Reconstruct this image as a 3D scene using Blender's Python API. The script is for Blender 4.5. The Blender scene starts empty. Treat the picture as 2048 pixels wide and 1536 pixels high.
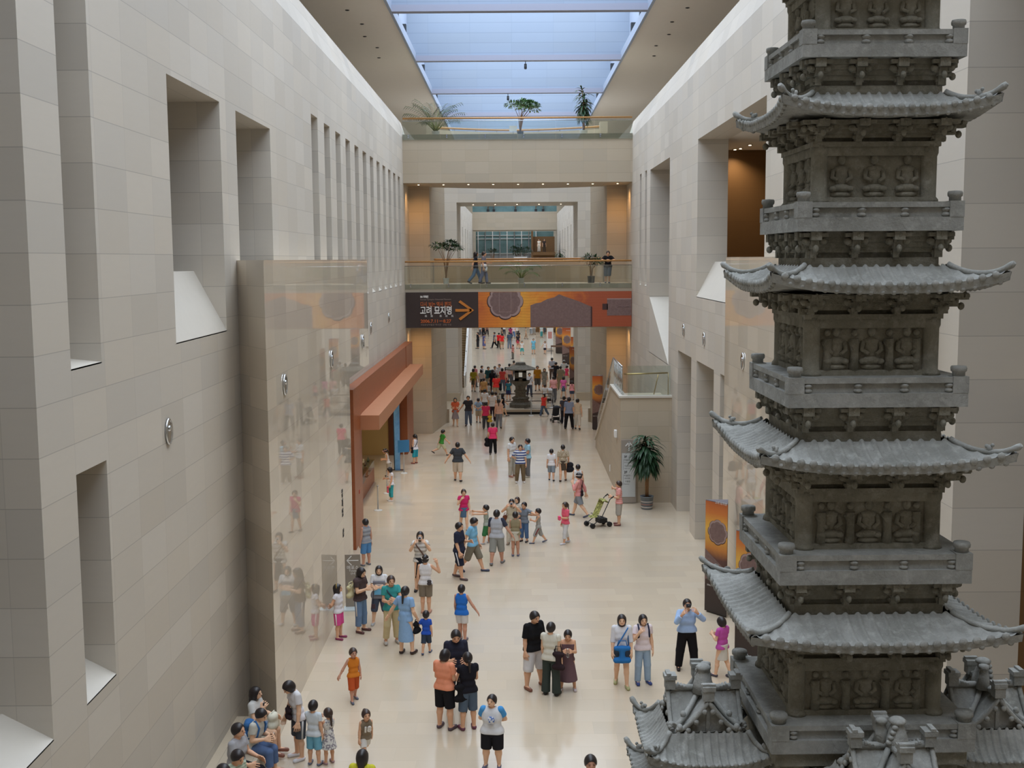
import bpy, math, random
import numpy as np
from mathutils import Vector, Matrix, Euler
R = math.radians
sc = bpy.context.scene
col = sc.collection

# ------------------------------------------------------------------ camera
FPX, HC = 2300.0, 9.5
def cam_axes():
    roll = .0066
    fy = Vector(((1026 - 1024) / FPX, (517 - 768) / FPX, 1)).normalized()      # world +Y seen by the camera (right, down, forward)
    x = Vector((math.cos(roll), -math.sin(roll), 0)); x = (x - fy * x.dot(fy)).normalized()
    d = fy.cross(x)
    return Matrix((x, fy, -d)).transposed()                                     # columns: world X, Y, Z in camera space
CM = cam_axes()
def at(u, v, x=None, y=None, z=None):
    "the point of a plane x=, y= or z= that the photograph shows at pixel (u, v)"
    r = CM.transposed() @ Vector(((u - 1024) / FPX, (v - 768) / FPX, 1))
    t = x / r.x if x is not None else y / r.y if y is not None else (z - HC) / r.z
    return r * t + Vector((0, 0, HC))
cd = bpy.data.cameras.new('camera'); cam = bpy.data.objects.new('camera', cd); col.objects.link(cam)
cd.sensor_width = 36; cd.lens = FPX / 2048 * 36; cd.clip_end = 500; cd.clip_start = .05
q = CM.transposed()          # rows: camera axes in world
mw = Matrix(((q[0][0], -q[0][1], -q[0][2], 0), (q[1][0], -q[1][1], -q[1][2], 0), (q[2][0], -q[2][1], -q[2][2], HC), (0, 0, 0, 1)))
cam.matrix_world = mw
sc.camera = cam

# ------------------------------------------------------------------ meshes
class MB:
    def __init__(s): s.v, s.f, s.s, s.m = [], [], [], []
    def add(s, vs, fs, smooth=False, mi=0):
        o = len(s.v); s.v += [tuple(p) for p in vs]; s.f += [tuple(i + o for i in f) for f in fs]; s.s += [smooth] * len(fs); s.m += [mi] * len(fs); return s
    def box(s, x0, x1, y0, y1, z0, z1, M=None, mi=0):
        vs = [Vector((x, y, z)) for z in (z0, z1) for y in (y0, y1) for x in (x0, x1)]
        if M is not None: vs = [M @ p for p in vs]
        return s.add(vs, [(0, 2, 3, 1), (4, 5, 7, 6), (0, 1, 5, 4), (2, 6, 7, 3), (0, 4, 6, 2), (1, 3, 7, 5)], mi=mi)
    def cbox(s, c, d, M=None, mi=0):
        return s.box(c[0] - d[0] / 2, c[0] + d[0] / 2, c[1] - d[1] / 2, c[1] + d[1] / 2, c[2] - d[2] / 2, c[2] + d[2] / 2, M, mi)
    def prism(s, poly, ax, a, b, M=None, mi=0):
        n = len(poly)
        def P(p, t): return Vector((t, p[0], p[1]) if ax == 'x' else (p[0], t, p[1]) if ax == 'y' else (p[0], p[1], t))
        vs = [P(p, a) for p in poly] + [P(p, b) for p in poly]
        if M is not None: vs = [M @ p for p in vs]
        return s.add(vs, [tuple(range(n))[::-1], tuple(range(n, 2 * n))] + [(i, (i + 1) % n, n + (i + 1) % n, n + i) for i in range(n)], mi=mi)
    def tube(s, pts, r, n=8, smooth=True, flat=1.0, M=None, mi=0):
        pts = [Vector(p) for p in pts]; k = len(pts)
        rs = r if isinstance(r, (list, tuple)) else [r] * k
        vs = []; ref = None
        for i, p in enumerate(pts):
            t = (pts[min(i + 1, k - 1)] - pts[max(i - 1, 0)])
            t = t.normalized() if t.length > 1e-9 else Vector((0, 0, 1))
            if ref is None: ref = Vector((1, 0, 0)) if abs(t.x) < .8 else Vector((0, 1, 0))
            a = (ref - t * ref.dot(t)).normalized(); b = t.cross(a); ref = a
            for j in range(n):
                w = 2 * math.pi * j / n
                vs.append(p + a * math.cos(w) * rs[i] + b * math.sin(w) * rs[i] * flat)
        fs = [(i * n + j, i * n + (j + 1) % n, (i + 1) * n + (j + 1) % n, (i + 1) * n + j) for i in range(k - 1) for j in range(n)]
        if M is not None: vs = [M @ p for p in vs]
        o = len(s.v); s.add(vs, fs, smooth, mi)
        s.f += [tuple(o + j for j in range(n))[::-1], tuple(o + (k - 1) * n + j for j in range(n))]; s.s += [False, False]; s.m += [mi, mi]
        return s
    def lathe(s, prof, c=(0, 0, 0), n=16, smooth=True, M=None, mi=0):
        vs = [Vector((c[0] + r * math.cos(2 * math.pi * j / n), c[1] + r * math.sin(2 * math.pi * j / n), c[2] + z)) for r, z in prof for j in range(n)]
        k = len(prof)
        if M is not None: vs = [M @ p for p in vs]
        o = len(s.v)
        s.add(vs, [(i * n + j, i * n + (j + 1) % n, (i + 1) * n + (j + 1) % n, (i + 1) * n + j) for i in range(k - 1) for j in range(n)], smooth, mi)
        s.f += [tuple(o + j for j in range(n))[::-1], tuple(o + (k - 1) * n + j for j in range(n))]; s.s += [False, False]; s.m += [mi, mi]
        return s
    def ball(s, c, r, n=10, m=6, M=None, mi=0):
        rx, ry, rz = r if isinstance(r, (list, tuple)) else (r, r, r)
        vs = []
        for i in range(m + 1):
            a = math.pi * (i + .02) / (m + .04) - math.pi / 2
            for j in range(n):
                w = 2 * math.pi * j / n
                vs.append(Vector((c[0] + rx * math.cos(a) * math.cos(w), c[1] + ry * math.cos(a) * math.sin(w), c[2] + rz * math.sin(a))))
        if M is not None: vs = [M @ p for p in vs]
        o = len(s.v)
        s.add(vs, [(i * n + j, i * n + (j + 1) % n, (i + 1) * n + (j + 1) % n, (i + 1) * n + j) for i in range(m) for j in range(n)], True, mi)
        s.f += [tuple(o + j for j in range(n))[::-1], tuple(o + m * n + j for j in range(n))]; s.s += [True, True]; s.m += [mi, mi]
        return s
    def grid(s, P, nu, nv, smooth=True, flip=False, mi=0):
        vs = [P(i / (nu - 1), j / (nv - 1)) for j in range(nv) for i in range(nu)]
        fs = [(j * nu + i, j * nu + i + 1, (j + 1) * nu + i + 1, (j + 1) * nu + i) for j in range(nv - 1) for i in range(nu - 1)]
        if flip: fs = [f[::-1] for f in fs]
        return s.add(vs, fs, smooth, mi)
    def build(s, name, mat, parent=None, **props):
        me = bpy.data.meshes.new(name); me.from_pydata(s.v, [], s.f)
        me.polygons.foreach_set('use_smooth', s.s)
        for mm in (mat if isinstance(mat, (list, tuple)) else [mat]): me.materials.append(mm)
        if any(s.m): me.polygons.foreach_set('material_index', s.m)
        me.update()
        o = bpy.data.objects.new(name, me); col.objects.link(o)
        if parent is not None: o.parent = parent
        for k, v in props.items(): o[k] = v
        return o
def tag(o, label, cat, group=None, kind=None):
    o['label'] = label; o['category'] = cat
    if group: o['group'] = group
    if kind: o['kind'] = kind
    return o
def thing(name, label, cat, loc=(0, 0, 0), rz=0, group=None):
    o = bpy.data.objects.new(name, None); col.objects.link(o); o.empty_display_size = .1
    o.location = loc; o.rotation_euler = (0, 0, rz); return tag(o, label, cat, group)
def struct(mb, name, mat, parent=None): return mb.build(name, mat, parent, kind='structure')
def dup(o, parent=None):
    c = o.copy(); col.objects.link(c)
    if parent is not None: c.parent = parent
    for ch in list(o.children): dup(ch, c)
    return c
def text(name, body, mat, size, M, parent, align='LEFT', bold=0.0, ext=.004, fit=None):
    "lettering as a mesh child: the text is set in its own plane (x right, y up), then moved by M"
    cu = bpy.data.curves.new(name, 'FONT'); cu.body = body; cu.size = size; cu.align_x = align; cu.extrude = ext; cu.offset = bold; cu.resolution_u = 3
    t = bpy.data.objects.new(name, cu); col.objects.link(t)
    me = bpy.data.meshes.new_from_object(t)
    bpy.data.objects.remove(t); bpy.data.curves.remove(cu)
    if fit:
        xs_ = [v.co.x for v in me.vertices]; me.transform(Matrix.Diagonal((fit / max(1e-6, max(xs_) - min(xs_)), 1, 1, 1)))
    me.transform(M); me.materials.clear(); me.materials.append(mat); me.name = name
    o = bpy.data.objects.new(name, me); col.objects.link(o); o.parent = parent
    return o
def frame(o, right, up):
    r = Vector(right).normalized(); u = Vector(up).normalized(); n = r.cross(u)
    return Matrix(((r.x, u.x, n.x, o[0]), (r.y, u.y, n.y, o[1]), (r.z, u.z, n.z, o[2]), (0, 0, 0, 1)))

# ------------------------------------------------------------------ materials
def srgb(c):
    if isinstance(c, str): c = tuple(int(c[i:i + 2], 16) / 255 for i in (0, 2, 4))
    return tuple(x / 12.92 if x <= .04045 else ((x + .055) / 1.055) ** 2.4 for x in c)
class NT:
    def __init__(s, name):
        s.mat = bpy.data.materials.new(name); s.mat.use_nodes = True; s.t = s.mat.node_tree; s.t.nodes.clear()
        s.out = s.n('ShaderNodeOutputMaterial'); s.b = s.n('ShaderNodeBsdfPrincipled'); s.l(s.b.outputs[0], s.out.inputs[0])
    def n(s, ty, **k):
        x = s.t.nodes.new(ty)
        for a, b in k.items(): setattr(x, a, b)
        return x
    def l(s, a, b): s.t.links.new(a, b)
    def set(s, inp, v):
        if hasattr(v, 'links') or isinstance(v, bpy.types.NodeSocket): s.l(v, inp)
        else: inp.default_value = v
    def math(s, op, a, b=0.0, c=0.0):
        x = s.n('ShaderNodeMath', operation=op)
        for i, v in enumerate((a, b, c)): s.set(x.inputs[i], v)
        return x.outputs[0]
    def mix(s, f, a, b, mode='MIX'):
        x = s.n('ShaderNodeMix', data_type='RGBA', blend_type=mode)
        s.set(x.inputs[0], f); s.set(x.inputs[6], a if not isinstance(a, tuple) else (*a, 1)); s.set(x.inputs[7], b if not isinstance(b, tuple) else (*b, 1))
        return x.outputs[2]
    def noise(s, scale, detail=3, rough=.55, vec=None, dist=0):
        x = s.n('ShaderNodeTexNoise'); x.inputs['Scale'].default_value = scale; x.inputs['Detail'].default_value = detail; x.inputs['Roughness'].default_value = rough; x.inputs['Distortion'].default_value = dist
        if vec is not None: s.l(vec, x.inputs['Vector'])
        return x.outputs[0]
    def ramp(s, f, stops):
        x = s.n('ShaderNodeValToRGB'); e = x.color_ramp.elements
        while len(e) < len(stops): e.new(.5)
        for k, (p, c) in zip(e, stops): k.position = p; k.color = (*c, 1) if not isinstance(c, float) else (c, c, c, 1)
        s.l(f, x.inputs[0]); return x.outputs[0]
    def pos(s): return s.n('ShaderNodeNewGeometry').outputs['Position']
    def obj(s): return s.n('ShaderNodeTexCoord').outputs['Object']
    def sep(s, v):
        x = s.n('ShaderNodeSeparateXYZ'); s.l(v, x.inputs[0]); return x.outputs
    def comb(s, a, b, c=0.0):
        x = s.n('ShaderNodeCombineXYZ')
        for i, v in enumerate((a, b, c)): s.set(x.inputs[i], v)
        return x.outputs[0]
    def col(s, v): s.set(s.b.inputs['Base Color'], v if not isinstance(v, tuple) else (*v, 1))
    def p(s, **k):
        for a, b in k.items(): s.set(s.b.inputs[a.replace('_', ' ')], b)
        return s
    def bump(s, h, dist=.01, strength=.5):
        x = s.n('ShaderNodeBump'); x.inputs['Distance'].default_value = dist; x.inputs['Strength'].default_value = strength; s.l(h, x.inputs['Height']); s.l(x.outputs[0], s.b.inputs['Normal'])
_mc = {}
def mat(c, rough=.7, spec=.3, metal=0., name=None, var=.08, scale=30):
    "a plain procedural surface with a little mottling"
    key = (c, rough, spec, metal, var, scale)
    if key in _mc: return _mc[key]
    m = NT(name or 'surface_' + str(len(_mc))); rgb = srgb(c)
    f = m.noise(scale, 2, .5, m.obj())
    m.col(m.mix(f, tuple(x * (1 - var) for x in rgb), tuple(min(1, x * (1 + var)) for x in rgb)))
    m.p(Roughness=rough, Metallic=metal); m.b.inputs['Specular IOR Level'].default_value = spec
    _mc[key] = m.mat; return m.mat
def tile_uv(m, floor=False):
    "wall coordinates in metres: along the wall, up the wall (or x, y on level faces)"
    P = m.pos(); px, py, pz = m.sep(P)
    if floor: return P, px, py
    N = m.n('ShaderNodeNewGeometry').outputs['True Normal']; nx, ny, nz = m.sep(N)
    ax = m.math('GREATER_THAN', m.math('ABSOLUTE', nx), .5); az = m.math('GREATER_THAN', m.math('ABSOLUTE', nz), .8)
    def lerp(f, a, b): return m.math('ADD', m.math('MULTIPLY', f, b), m.math('MULTIPLY', m.math('SUBTRACT', 1.0, f), a))
    return P, lerp(ax, px, py), lerp(az, pz, px)
def stone_tiles(name, base, tu, tv, var, rough, spec, joint=.5, floor=False, half=False, coat=0., fine=.05, jw=.006):
    m = NT(name); P, u, v = tile_uv(m, floor)
    v = m.math('DIVIDE', v, tv); row = m.math('FLOOR', v)
    u = m.math('DIVIDE', u, tu)
    if half: u = m.math('ADD', u, m.math('MULTIPLY', row, .37))
    cu_ = m.math('FLOOR', u)
    wn = m.n('ShaderNodeTexWhiteNoise', noise_dimensions='2D'); m.l(m.comb(cu_, row), wn.inputs['Vector'])
    fu = m.math('FRACT', u); fv = m.math('FRACT', v)
    ju = m.math('LESS_THAN', m.math('MINIMUM', fu, m.math('SUBTRACT', 1.0, fu)), jw / tu); jv = m.math('LESS_THAN', m.math('MINIMUM', fv, m.math('SUBTRACT', 1.0, fv)), jw / tv)
    jm = m.math('MAXIMUM', m.math('MULTIPLY', ju, .45), jv)
    st = m.n('ShaderNodeMapping'); st.inputs['Scale'].default_value = (1, 1, 6) if not floor else (1, 1, 1); m.l(P, st.inputs[0])
    f = m.noise(2.2, 4, .6, st.outputs[0])
    b = srgb(base)
    lo, hi = tuple(x * (1 - var) for x in b), tuple(min(1, x * (1 + var)) for x in b)
    warm = tuple(min(1, x * k) for x, k in zip(b, (1.03, .98, .9)))
    c = m.mix(wn.outputs['Value'], lo, hi)
    wc = m.sep(wn.outputs['Color'])
    c = m.mix(m.math('MULTIPLY', wc[1], .4), c, warm)
    c = m.mix(m.math('MULTIPLY', m.math('SUBTRACT', f, .35), fine * 6), c, tuple(x * .8 for x in b))
    c = m.mix(m.math('MULTIPLY', jm, joint), c, tuple(x * .45 for x in b))
    m.col(c); m.p(Roughness=rough); m.b.inputs['Specular IOR Level'].default_value = spec
    if coat: m.b.inputs['Coat Weight'].default_value = coat; m.b.inputs['Coat Roughness'].default_value = .015
    return m.mat
def glass(name, tint, refl=.07, rough=.02):
    m = NT(name); m.t.nodes.remove(m.b)
    t = m.n('ShaderNodeBsdfTransparent'); t.inputs[0].default_value = (*tint, 1)
    g = m.n('ShaderNodeBsdfGlossy'); g.inputs['Roughness'].default_value = rough
    lw = m.n('ShaderNodeLayerWeight'); lw.inputs[0].default_value = .35
    mx = m.n('ShaderNodeMixShader'); m.l(m.math('ADD', m.math('MULTIPLY', lw.outputs['Fresnel'], .5), refl), mx.inputs[0]); m.l(t.outputs[0], mx.inputs[1]); m.l(g.outputs[0], mx.inputs[2]); m.l(mx.outputs[0], m.out.inputs[0])
    return m.mat
def emit(name, c, s):
    m = NT(name); m.t.nodes.remove(m.b); e = m.n('ShaderNodeEmission'); e.inputs[0].default_value = (*c, 1); e.inputs[1].default_value = s; m.l(e.outputs[0], m.out.inputs[0]); return m.mat

STONE = stone_tiles('limestone_wall', 'c6bfb4', 1.2, .6, .085, .55, .25, .5, fine=.04)
STONE_D = stone_tiles('warm_limestone', 'b8ac99', 1.2, .6, .06, .55, .25, .45, fine=.04)  # darker warm copy; on the bridge decks it stands for weaker light
POLISH = stone_tiles('polished_limestone', 'ccc1b0', 1.2, .6, .12, .5, .2, .35, coat=.9, fine=.04)
FLOOR = stone_tiles('polished_floor', 'c9bba7', 1.2, .6, .055, .15, .6, .22, floor=True, half=True, fine=.04, jw=.004)
WHITE_STONE = mat('ccc6bb', .55, .3, name='pale_sill_stone', var=.03, scale=4)
PLASTER = mat('e4ded6', .9, .1, name='soffit_plaster', var=.02, scale=3)
STEEL = mat('b8bcc0', .25, .5, 1., name='brushed_steel', var=.03)
CHROME = mat('d6dade', .12, .5, 1., name='polished_steel', var=.02)
DARKMETAL = mat('33363a', .45, .4, .3, name='dark_metal')
LAVBEAM = mat('8f93a4', .6, .3, name='grey_steel_beam', var=.02)
GLASS = glass('clear_glass', (.90, .94, .92))
WOODRAIL = mat('b98a54', .45, .4, name='handrail_wood', var=.15, scale=14)
# ------------------------------------------------------------------ the building
XL, XR, TH = -5.57, 6.1, 1.0
def wall_mb(side, y0, y1, z0, z1, ops, mb=None, th=TH):
    "a wall along y whose hall face lies at x = side's plane; ops: (ya, yb, za, zb) openings cut right through"
    mb = mb or MB(); x0 = XL if side < 0 else XR; x1 = x0 + side * th
    ys = sorted({y0, y1, *[min(max(o[i], y0), y1) for o in ops for i in (0, 1)]}); zs = sorted({z0, z1, *[min(max(o[i], z0), z1) for o in ops for i in (2, 3)]})
    def solid(i, j):
        if not (0 <= i < len(ys) - 1 and 0 <= j < len(zs) - 1): return False
        y, z = (ys[i] + ys[i + 1]) / 2, (zs[j] + zs[j + 1]) / 2
        return not any(o[0] < y < o[1] and o[2] < z < o[3] for o in ops)
    for i in range(len(ys) - 1):
        for j in range(len(zs) - 1):
            if not solid(i, j): continue
            a, b, c, d = ys[i], ys[i + 1], zs[j], zs[j + 1]
            for x in (x0, x1): mb.add([(x, a, c), (x, b, c), (x, b, d), (x, a, d)], [(0, 1, 2, 3)])
            if not solid(i - 1, j): mb.add([(x0, a, c), (x1, a, c), (x1, a, d), (x0, a, d)], [(0, 1, 2, 3)])
            if not solid(i + 1, j): mb.add([(x0, b, c), (x1, b, c), (x1, b, d), (x0, b, d)], [(0, 1, 2, 3)])
            if not solid(i, j - 1): mb.add([(x0, a, c), (x1, a, c), (x1, b, c), (x0, b, c)], [(0, 1, 2, 3)])
            if not solid(i, j + 1): mb.add([(x0, a, d), (x1, a, d), (x1, b, d), (x0, b, d)], [(0, 1, 2, 3)])
    return mb
def parapet(mb, side, y0, y1, zt=15.6):
    x = XL if side < 0 else XR; s = side
    return mb.prism([(x, zt), (x + s * .35, zt + 1.1), (x + s * TH, zt + 1.1), (x + s * TH, zt)], 'y', y0, y1)
# floor
struct(MB().box(-14, 14, -4.5, 176, -.3, 0), 'floor', FLOOR)
# openings of the hall's long walls
LO = [(8.2, 13.3, 3.78, 14.2), (14.4, 15.48, 8.15, 14.2), (14.4, 15.5, 3.78, 6.8), (18.95, 22.32, 8.15, 12.5), (23.6, 26.9, 8.15, 12.5)]
slots_l = [(32.45 + 2.2 * i, 33.5 + 2.2 * i, 8.2, 13.53) for i in range(12)]
store = [(38.9, 55.6, 0, 3.75)]
wl = struct(parapet(wall_mb(-1, -4.5, 62.3, 0, 15.6, LO + slots_l + store), -1, -4.5, 62.3), 'wall_left', STONE)
RO = [(7.5, 15.75, 0, 14.2), (28.1, 38.4, 8.2, 13.35), (45.2, 51.6, 5.3, 13.36), (52.9, 53.6, 8.2, 13.45), (55.1, 55.8, 8.2, 13.45), (34.9, 38.2, 0, 6.08), (39.35, 42.55, 0, 6.08), (31.6, 33.8, 0, 6.08)]
wr = struct(parapet(wall_mb(1, -4.5, 62.3, 0, 15.6, RO), 1, -4.5, 62.3), 'wall_right', STONE)
# sloping sills and thin lit sills
def sill(side, ya, yb, za, zb, parent, d=.6):
    x = XL if side < 0 else XR; s = side
    mb = MB().prism([(x, za), (x + s * d, zb), (x + s * TH, zb), (x + s * TH, za - .02), (x, za - .02)], 'y', ya, yb)
    return mb.build('sill', WHITE_STONE, parent)
for a, b, za, _ in LO: sill(-1, a, b, za, za + (1.15 if b - a > 3 and za > 5 else .32 if za < 5 else .06), wl)
for a, b, za, _ in slots_l: sill(-1, a, b, za, za + .75, wl)
sill(1, 28.1, 38.4, 8.2, 9.35, wr); sill(1, 52.9, 53.6, 8.2, 8.95, wr); sill(1, 55.1, 55.8, 8.2, 8.95, wr)
MB().prism([(45.2, 5.28), (51.6, 5.28), (51.6, 7.75)], 'x', XR, XR + TH).build('sill', WHITE_STONE, wr)
# piers under and over the bridge, wall of the second hall with its wide opening
for s, nm in ((-1, 'left'), (1, 'right')):
    x = XL if s < 0 else XR; xa, xb = (-4.46, -3.9) if s < 0 else (5.05, 4.45)
    struct(MB().prism([(x, 62.3), (xa, 62.3), (xb, 66.5), (x, 66.5)], 'z', 0, 15.3), 'pillar_' + nm, STONE_D)
    struct(wall_mb(s, 62.3, 161, 0, 15.6, [(100 + 7 * i, 101.4 + 7 * i, 8.2, 13.0) for i in range(8)]), 'wall_far_' + nm, STONE)
    struct(MB().box(min(x, x + s * .1) - .02, max(x, x - s * .35), 66.6, 76.7, 0, .55).box(xb - .1 if s < 0 else xb - .12, xb + .12 if s < 0 else xb + .1, 66.45, 66.75, 0, .8), 'baseboard_' + nm, STONE_D)
cw = MB()
cw.box(XL, -3.71, 76.8, 82.6, 0, 15.3).box(4.3, XR, 76.8, 82.6, 0, 15.3).box(-3.71, 4.3, 76.8, 82.6, 13.2, 15.3)
struct(cw, 'wall_portal', STONE)
struct(MB().box(-3.71, 4.3, 76.8, 82.6, 7.6, 8.2), 'floor_passage', STONE_D)
struct(MB().box(XL, -3.6, 76.62, 76.8, 0, .55).box(4.2, XR, 76.62, 76.8, 0, .55), 'baseboard_portal', STONE_D)
# bridges: second and third floor decks with back parapets; darker stone paints in the decks' shade
struct(MB().prism([(XL, 59.3), (XR, 59.3), (XR, 62.3), (XL, 62.3)], 'z', 5.95, 7.95).prism([(XL, 59.5), (XR, 59.5), (XR, 62.3), (XL, 62.3)], 'z', 7.95, 8.2).prism([(-4.46, 62.3), (5.05, 62.3), (4.9, 63.2), (-4.3, 63.2)], 'z', 7.2, 8.2), 'floor_bridge', STONE_D)
def arc(y, bulge, n=13, xa=-4.3, xb=4.9): return [(xa + (xb - xa) * i / (n - 1), y + bulge * math.sin(math.pi * i / (n - 1))) for i in range(n)]
struct(MB().prism(arc(63.0, 1.2) + arc(63.15, 1.2)[::-1], 'z', 7.2, 9.36), 'wall_bridge_parapet', STONE_D)
a3 = arc(63.0, 1.6)
struct(MB().prism([(XL, 59.3), (XR, 59.3), (XR, 62.3)] + a3[::-1] + [(XL, 62.3)], 'z', 13.35, 15.78), 'floor_upper_bridge', STONE_D)
struct(MB().prism(a3 + arc(63.15, 1.6)[::-1], 'z', 15.7, 16.42).box(-4.6, -4.2, 62.6, 63.3, 15.7, 16.75).box(4.7, 5.1, 62.6, 63.3, 15.7, 16.75), 'wall_upper_parapet', STONE_D)
for nm, zz, bl in (('curved_handrail', 9.47, 1.2), ('curved_handrail', 16.55, 1.6)):
    t = thing(nm, 'wooden handrail along the back parapet of the ' + ('lower' if zz < 12 else 'upper') + ' bridge', 'handrail', (0, 0, zz))
    MB().tube([(x, y, 0) for x, y in arc(63.08, bl, 25)], .055, 8).build('rail', WOODRAIL, t)
    for x, y in arc(63.08, bl, 9)[1:-1]: MB().tube([(x, y, -.13), (x, y, -.03)], .015, 6).build('bracket', STEEL, t)
# far bridge, far windows, end walls
struct(MB().box(XL, XR, 160, 165, 13.4, 15.9), 'floor_far_bridge', STONE_D)
struct(MB().box(-14, 14, 175.5, 176, 0, 24), 'wall_end', STONE_D)
struct(MB().box(-14, 14, -4.9, -4.5, -.3, 24), 'wall_back', stone_tiles('light_blocking_back', '7a6a55', 2.4, 1.2, .05, .6, .2, .3))  # unseen wall, put close and dark to hold back light from behind
# galleries behind the long walls
for s, nm in ((-1, 'left'), (1, 'right')):
    x = (XL if s < 0 else XR) + s * TH; xo = s * 13.6
    struct(MB().box(min(xo, xo + s * .4), max(xo, xo + s * .4), -4.5, 176, 0, 20), 'wall_gallery_' + nm, STONE_D)
    struct(MB().box(min(x, xo), max(x, xo), -4.5, 176, 7.6, 8.1).box(min(x, xo), max(x, xo), -4.5, 176, 14.3, 15.6), 'floor_gallery_' + nm, STONE_D)
# brown room seen through the wide opening of the other wall
WALLBROWN = stone_tiles('brown_veneer', '6f5233', 2.4, 1.2, .05, .5, .3, .3, fine=.03)
struct(MB().box(7.1, 13.6, 42.9, 43.2, 8.1, 14.3), 'wall_brown_room', WALLBROWN)
struct(MB().box(7.1, 13.6, 24, 42.9, 13.4, 14.3), 'ceiling_brown_room', PLASTER)
struct(MB().box(7.1, 13.6, 6.9, 7.3, 0, 14.3), 'wall_side_room', STONE_D)
struct(MB().box(7.1, 13.6, 15.75, 16.0, 0, 7.6), 'wall_side_brown', WALLBROWN)
# soffits, skylight well, beams and blue baffles
SX0, SX1 = -5.15, 5.85
struct(MB().box(-14, SX0, -4.5, 176, 20, 20.3), 'ceiling_left', PLASTER)
struct(MB().box(SX1, 14, -4.5, 176, 20, 20.3), 'ceiling_right', PLASTER)
BAFFLE = stone_tiles('blue_baffle', '8795a8', 2.2, .52, .02, .6, .3, .35, fine=.01, jw=.012)
struct(MB().box(SX0 - .5, SX0 - .35, -4.5, 176, 20.3, 24).box(SX0 - .02, SX0 + .1, -4.5, 176, 19.9, 20.32), 'trim_1', mat('9aa6ba', .6, .3, name='skylight_side', var=.02))
struct(MB().box(SX1 + .35, SX1 + .5, -4.5, 176, 20.3, 24).box(SX1 - .1, SX1 + .02, -4.5, 176, 19.9, 20.32), 'trim_2', mat('9aa6ba', .6, .3, name='skylight_side', var=.02))
for i, y in enumerate([2, 14, 26, 38, 50, 62.2, 74.2, 86, 98, 110, 122, 134, 146, 158]):
    t = thing('skylight_baffle', 'pale blue panelled baffle spanning the skylight ' + ('overhead at the top of the photo' if y == 50 else 'behind the frontmost crossbeam' if y == 62.2 else 'behind the second crossbeam' if y == 74.2 else 'behind the third crossbeam' if y == 86 else 'high over the hall'), 'skylight baffle', (0, y, 20), 0, 'skylight baffles')
    MB().box(SX0 - .35, SX1 + .35, -.06, .06, .1, 3.9).build('panel', BAFFLE, t)
    MB().box(SX0 + .1, SX1 - .1, -.22, .22, -.14, .14).build('beam', LAVBEAM, t)
    for x in (SX0 - .2, SX1 + .2): MB().box(x - .12, x + .12, -7.6, -7.2, .3, 1.2).build('bracket', DARKMETAL, t); MB().box(x - .12, x + .12, -3.6, -3.3, .3, 1.1).build('bracket', DARKMETAL, t)
# daylight
w = bpy.data.worlds.new('sky'); sc.world = w; w.use_nodes = True
bg = w.node_tree.nodes['Background']; bg.inputs[0].default_value = (.82, .90, 1.0, 1); bg.inputs[1].default_value = 5.2
pd = bpy.data.lights.new('skylight_portal', 'AREA'); pd.shape = 'RECTANGLE'; pd.size = 12.2; pd.size_y = 180; pd.cycles.is_portal = True
po = bpy.data.objects.new('skylight_portal', pd); col.objects.link(po); po.location = (.35, 86, 23.98)
sc.view_settings.view_transform = 'Standard'; sc.view_settings.look = 'None'; sc.view_settings.gamma = 1; sc.view_settings.exposure = 0
sc.cycles.max_bounces = 10; sc.cycles.diffuse_bounces = 7; sc.cycles.glossy_bounces = 4; sc.cycles.transparent_max_bounces = 12; sc.cycles.caustics_reflective = False; sc.cycles.caustics_refractive = False
sc.cycles.sample_clamp_indirect = 6
WARM = (1.0, .72, .42)
def spot(loc, e, ang=70, c=WARM, blend=.6, aim=None):
    d = bpy.data.lights.new('downlight_lamp', 'SPOT'); d.energy = e; d.spot_size = R(ang); d.spot_blend = blend; d.color = c; d.shadow_soft_size = .06
    o = bpy.data.objects.new('downlight_lamp', d); col.objects.link(o); o.location = loc
    if aim: o.rotation_euler = Vector(aim).to_track_quat('-Z', 'Y').to_euler()
    return o
# ------------------------------------------------------------------ the tall carved pagoda
def pagoda_stone(name, base, dark, lightc, bump=.6):
    m = NT(name); P = m.obj()
    a = m.noise(3.2, 6, .65, P, .4); b = m.noise(14, 5, .65, P); c = m.noise(70, 3, .6, P)
    k = m.ramp(a, [(.36, (0., 0., 0.)), (.66, (1., 1., 1.))])
    x = m.mix(k, srgb(dark), srgb(base))
    x = m.mix(m.ramp(b, [(.5, (0., 0., 0.)), (.72, (.75, .75, .75))]), x, srgb(lightc))
    x = m.mix(m.math('MULTIPLY', c, .5), x, srgb(dark))
    v = m.n('ShaderNodeTexVoronoi', feature='DISTANCE_TO_EDGE'); v.inputs['Scale'].default_value = 2.3
    mp = m.n('ShaderNodeMapping'); m.l(P, mp.inputs[0]); mp.inputs['Rotation'].default_value = (.5, .3, .8)
    nv = m.n('ShaderNodeVectorMath', operation='ADD'); m.l(mp.outputs[0], nv.inputs[0])
    ns = m.n('ShaderNodeTexNoise'); ns.inputs['Scale'].default_value = 4; m.l(P, ns.inputs['Vector']); m.l(ns.outputs['Color'], nv.inputs[1]); m.l(nv.outputs[0], v.inputs['Vector'])
    x = m.mix(m.math('MULTIPLY', m.math('LESS_THAN', v.outputs['Distance'], .006), .22), x, tuple(t * .45 for t in srgb(dark)))
    m.col(x); m.p(Roughness=.85); m.b.inputs['Specular IOR Level'].default_value = .2
    m.bump(m.math('ADD', m.math('MULTIPLY', b, .7), m.math('MULTIPLY', c, .5)), .012, bump)
    return m.mat
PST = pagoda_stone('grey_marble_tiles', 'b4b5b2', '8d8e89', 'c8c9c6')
PSB = pagoda_stone('stained_marble', 'a09d90', '787569', 'b4b1a6', .9)
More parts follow.
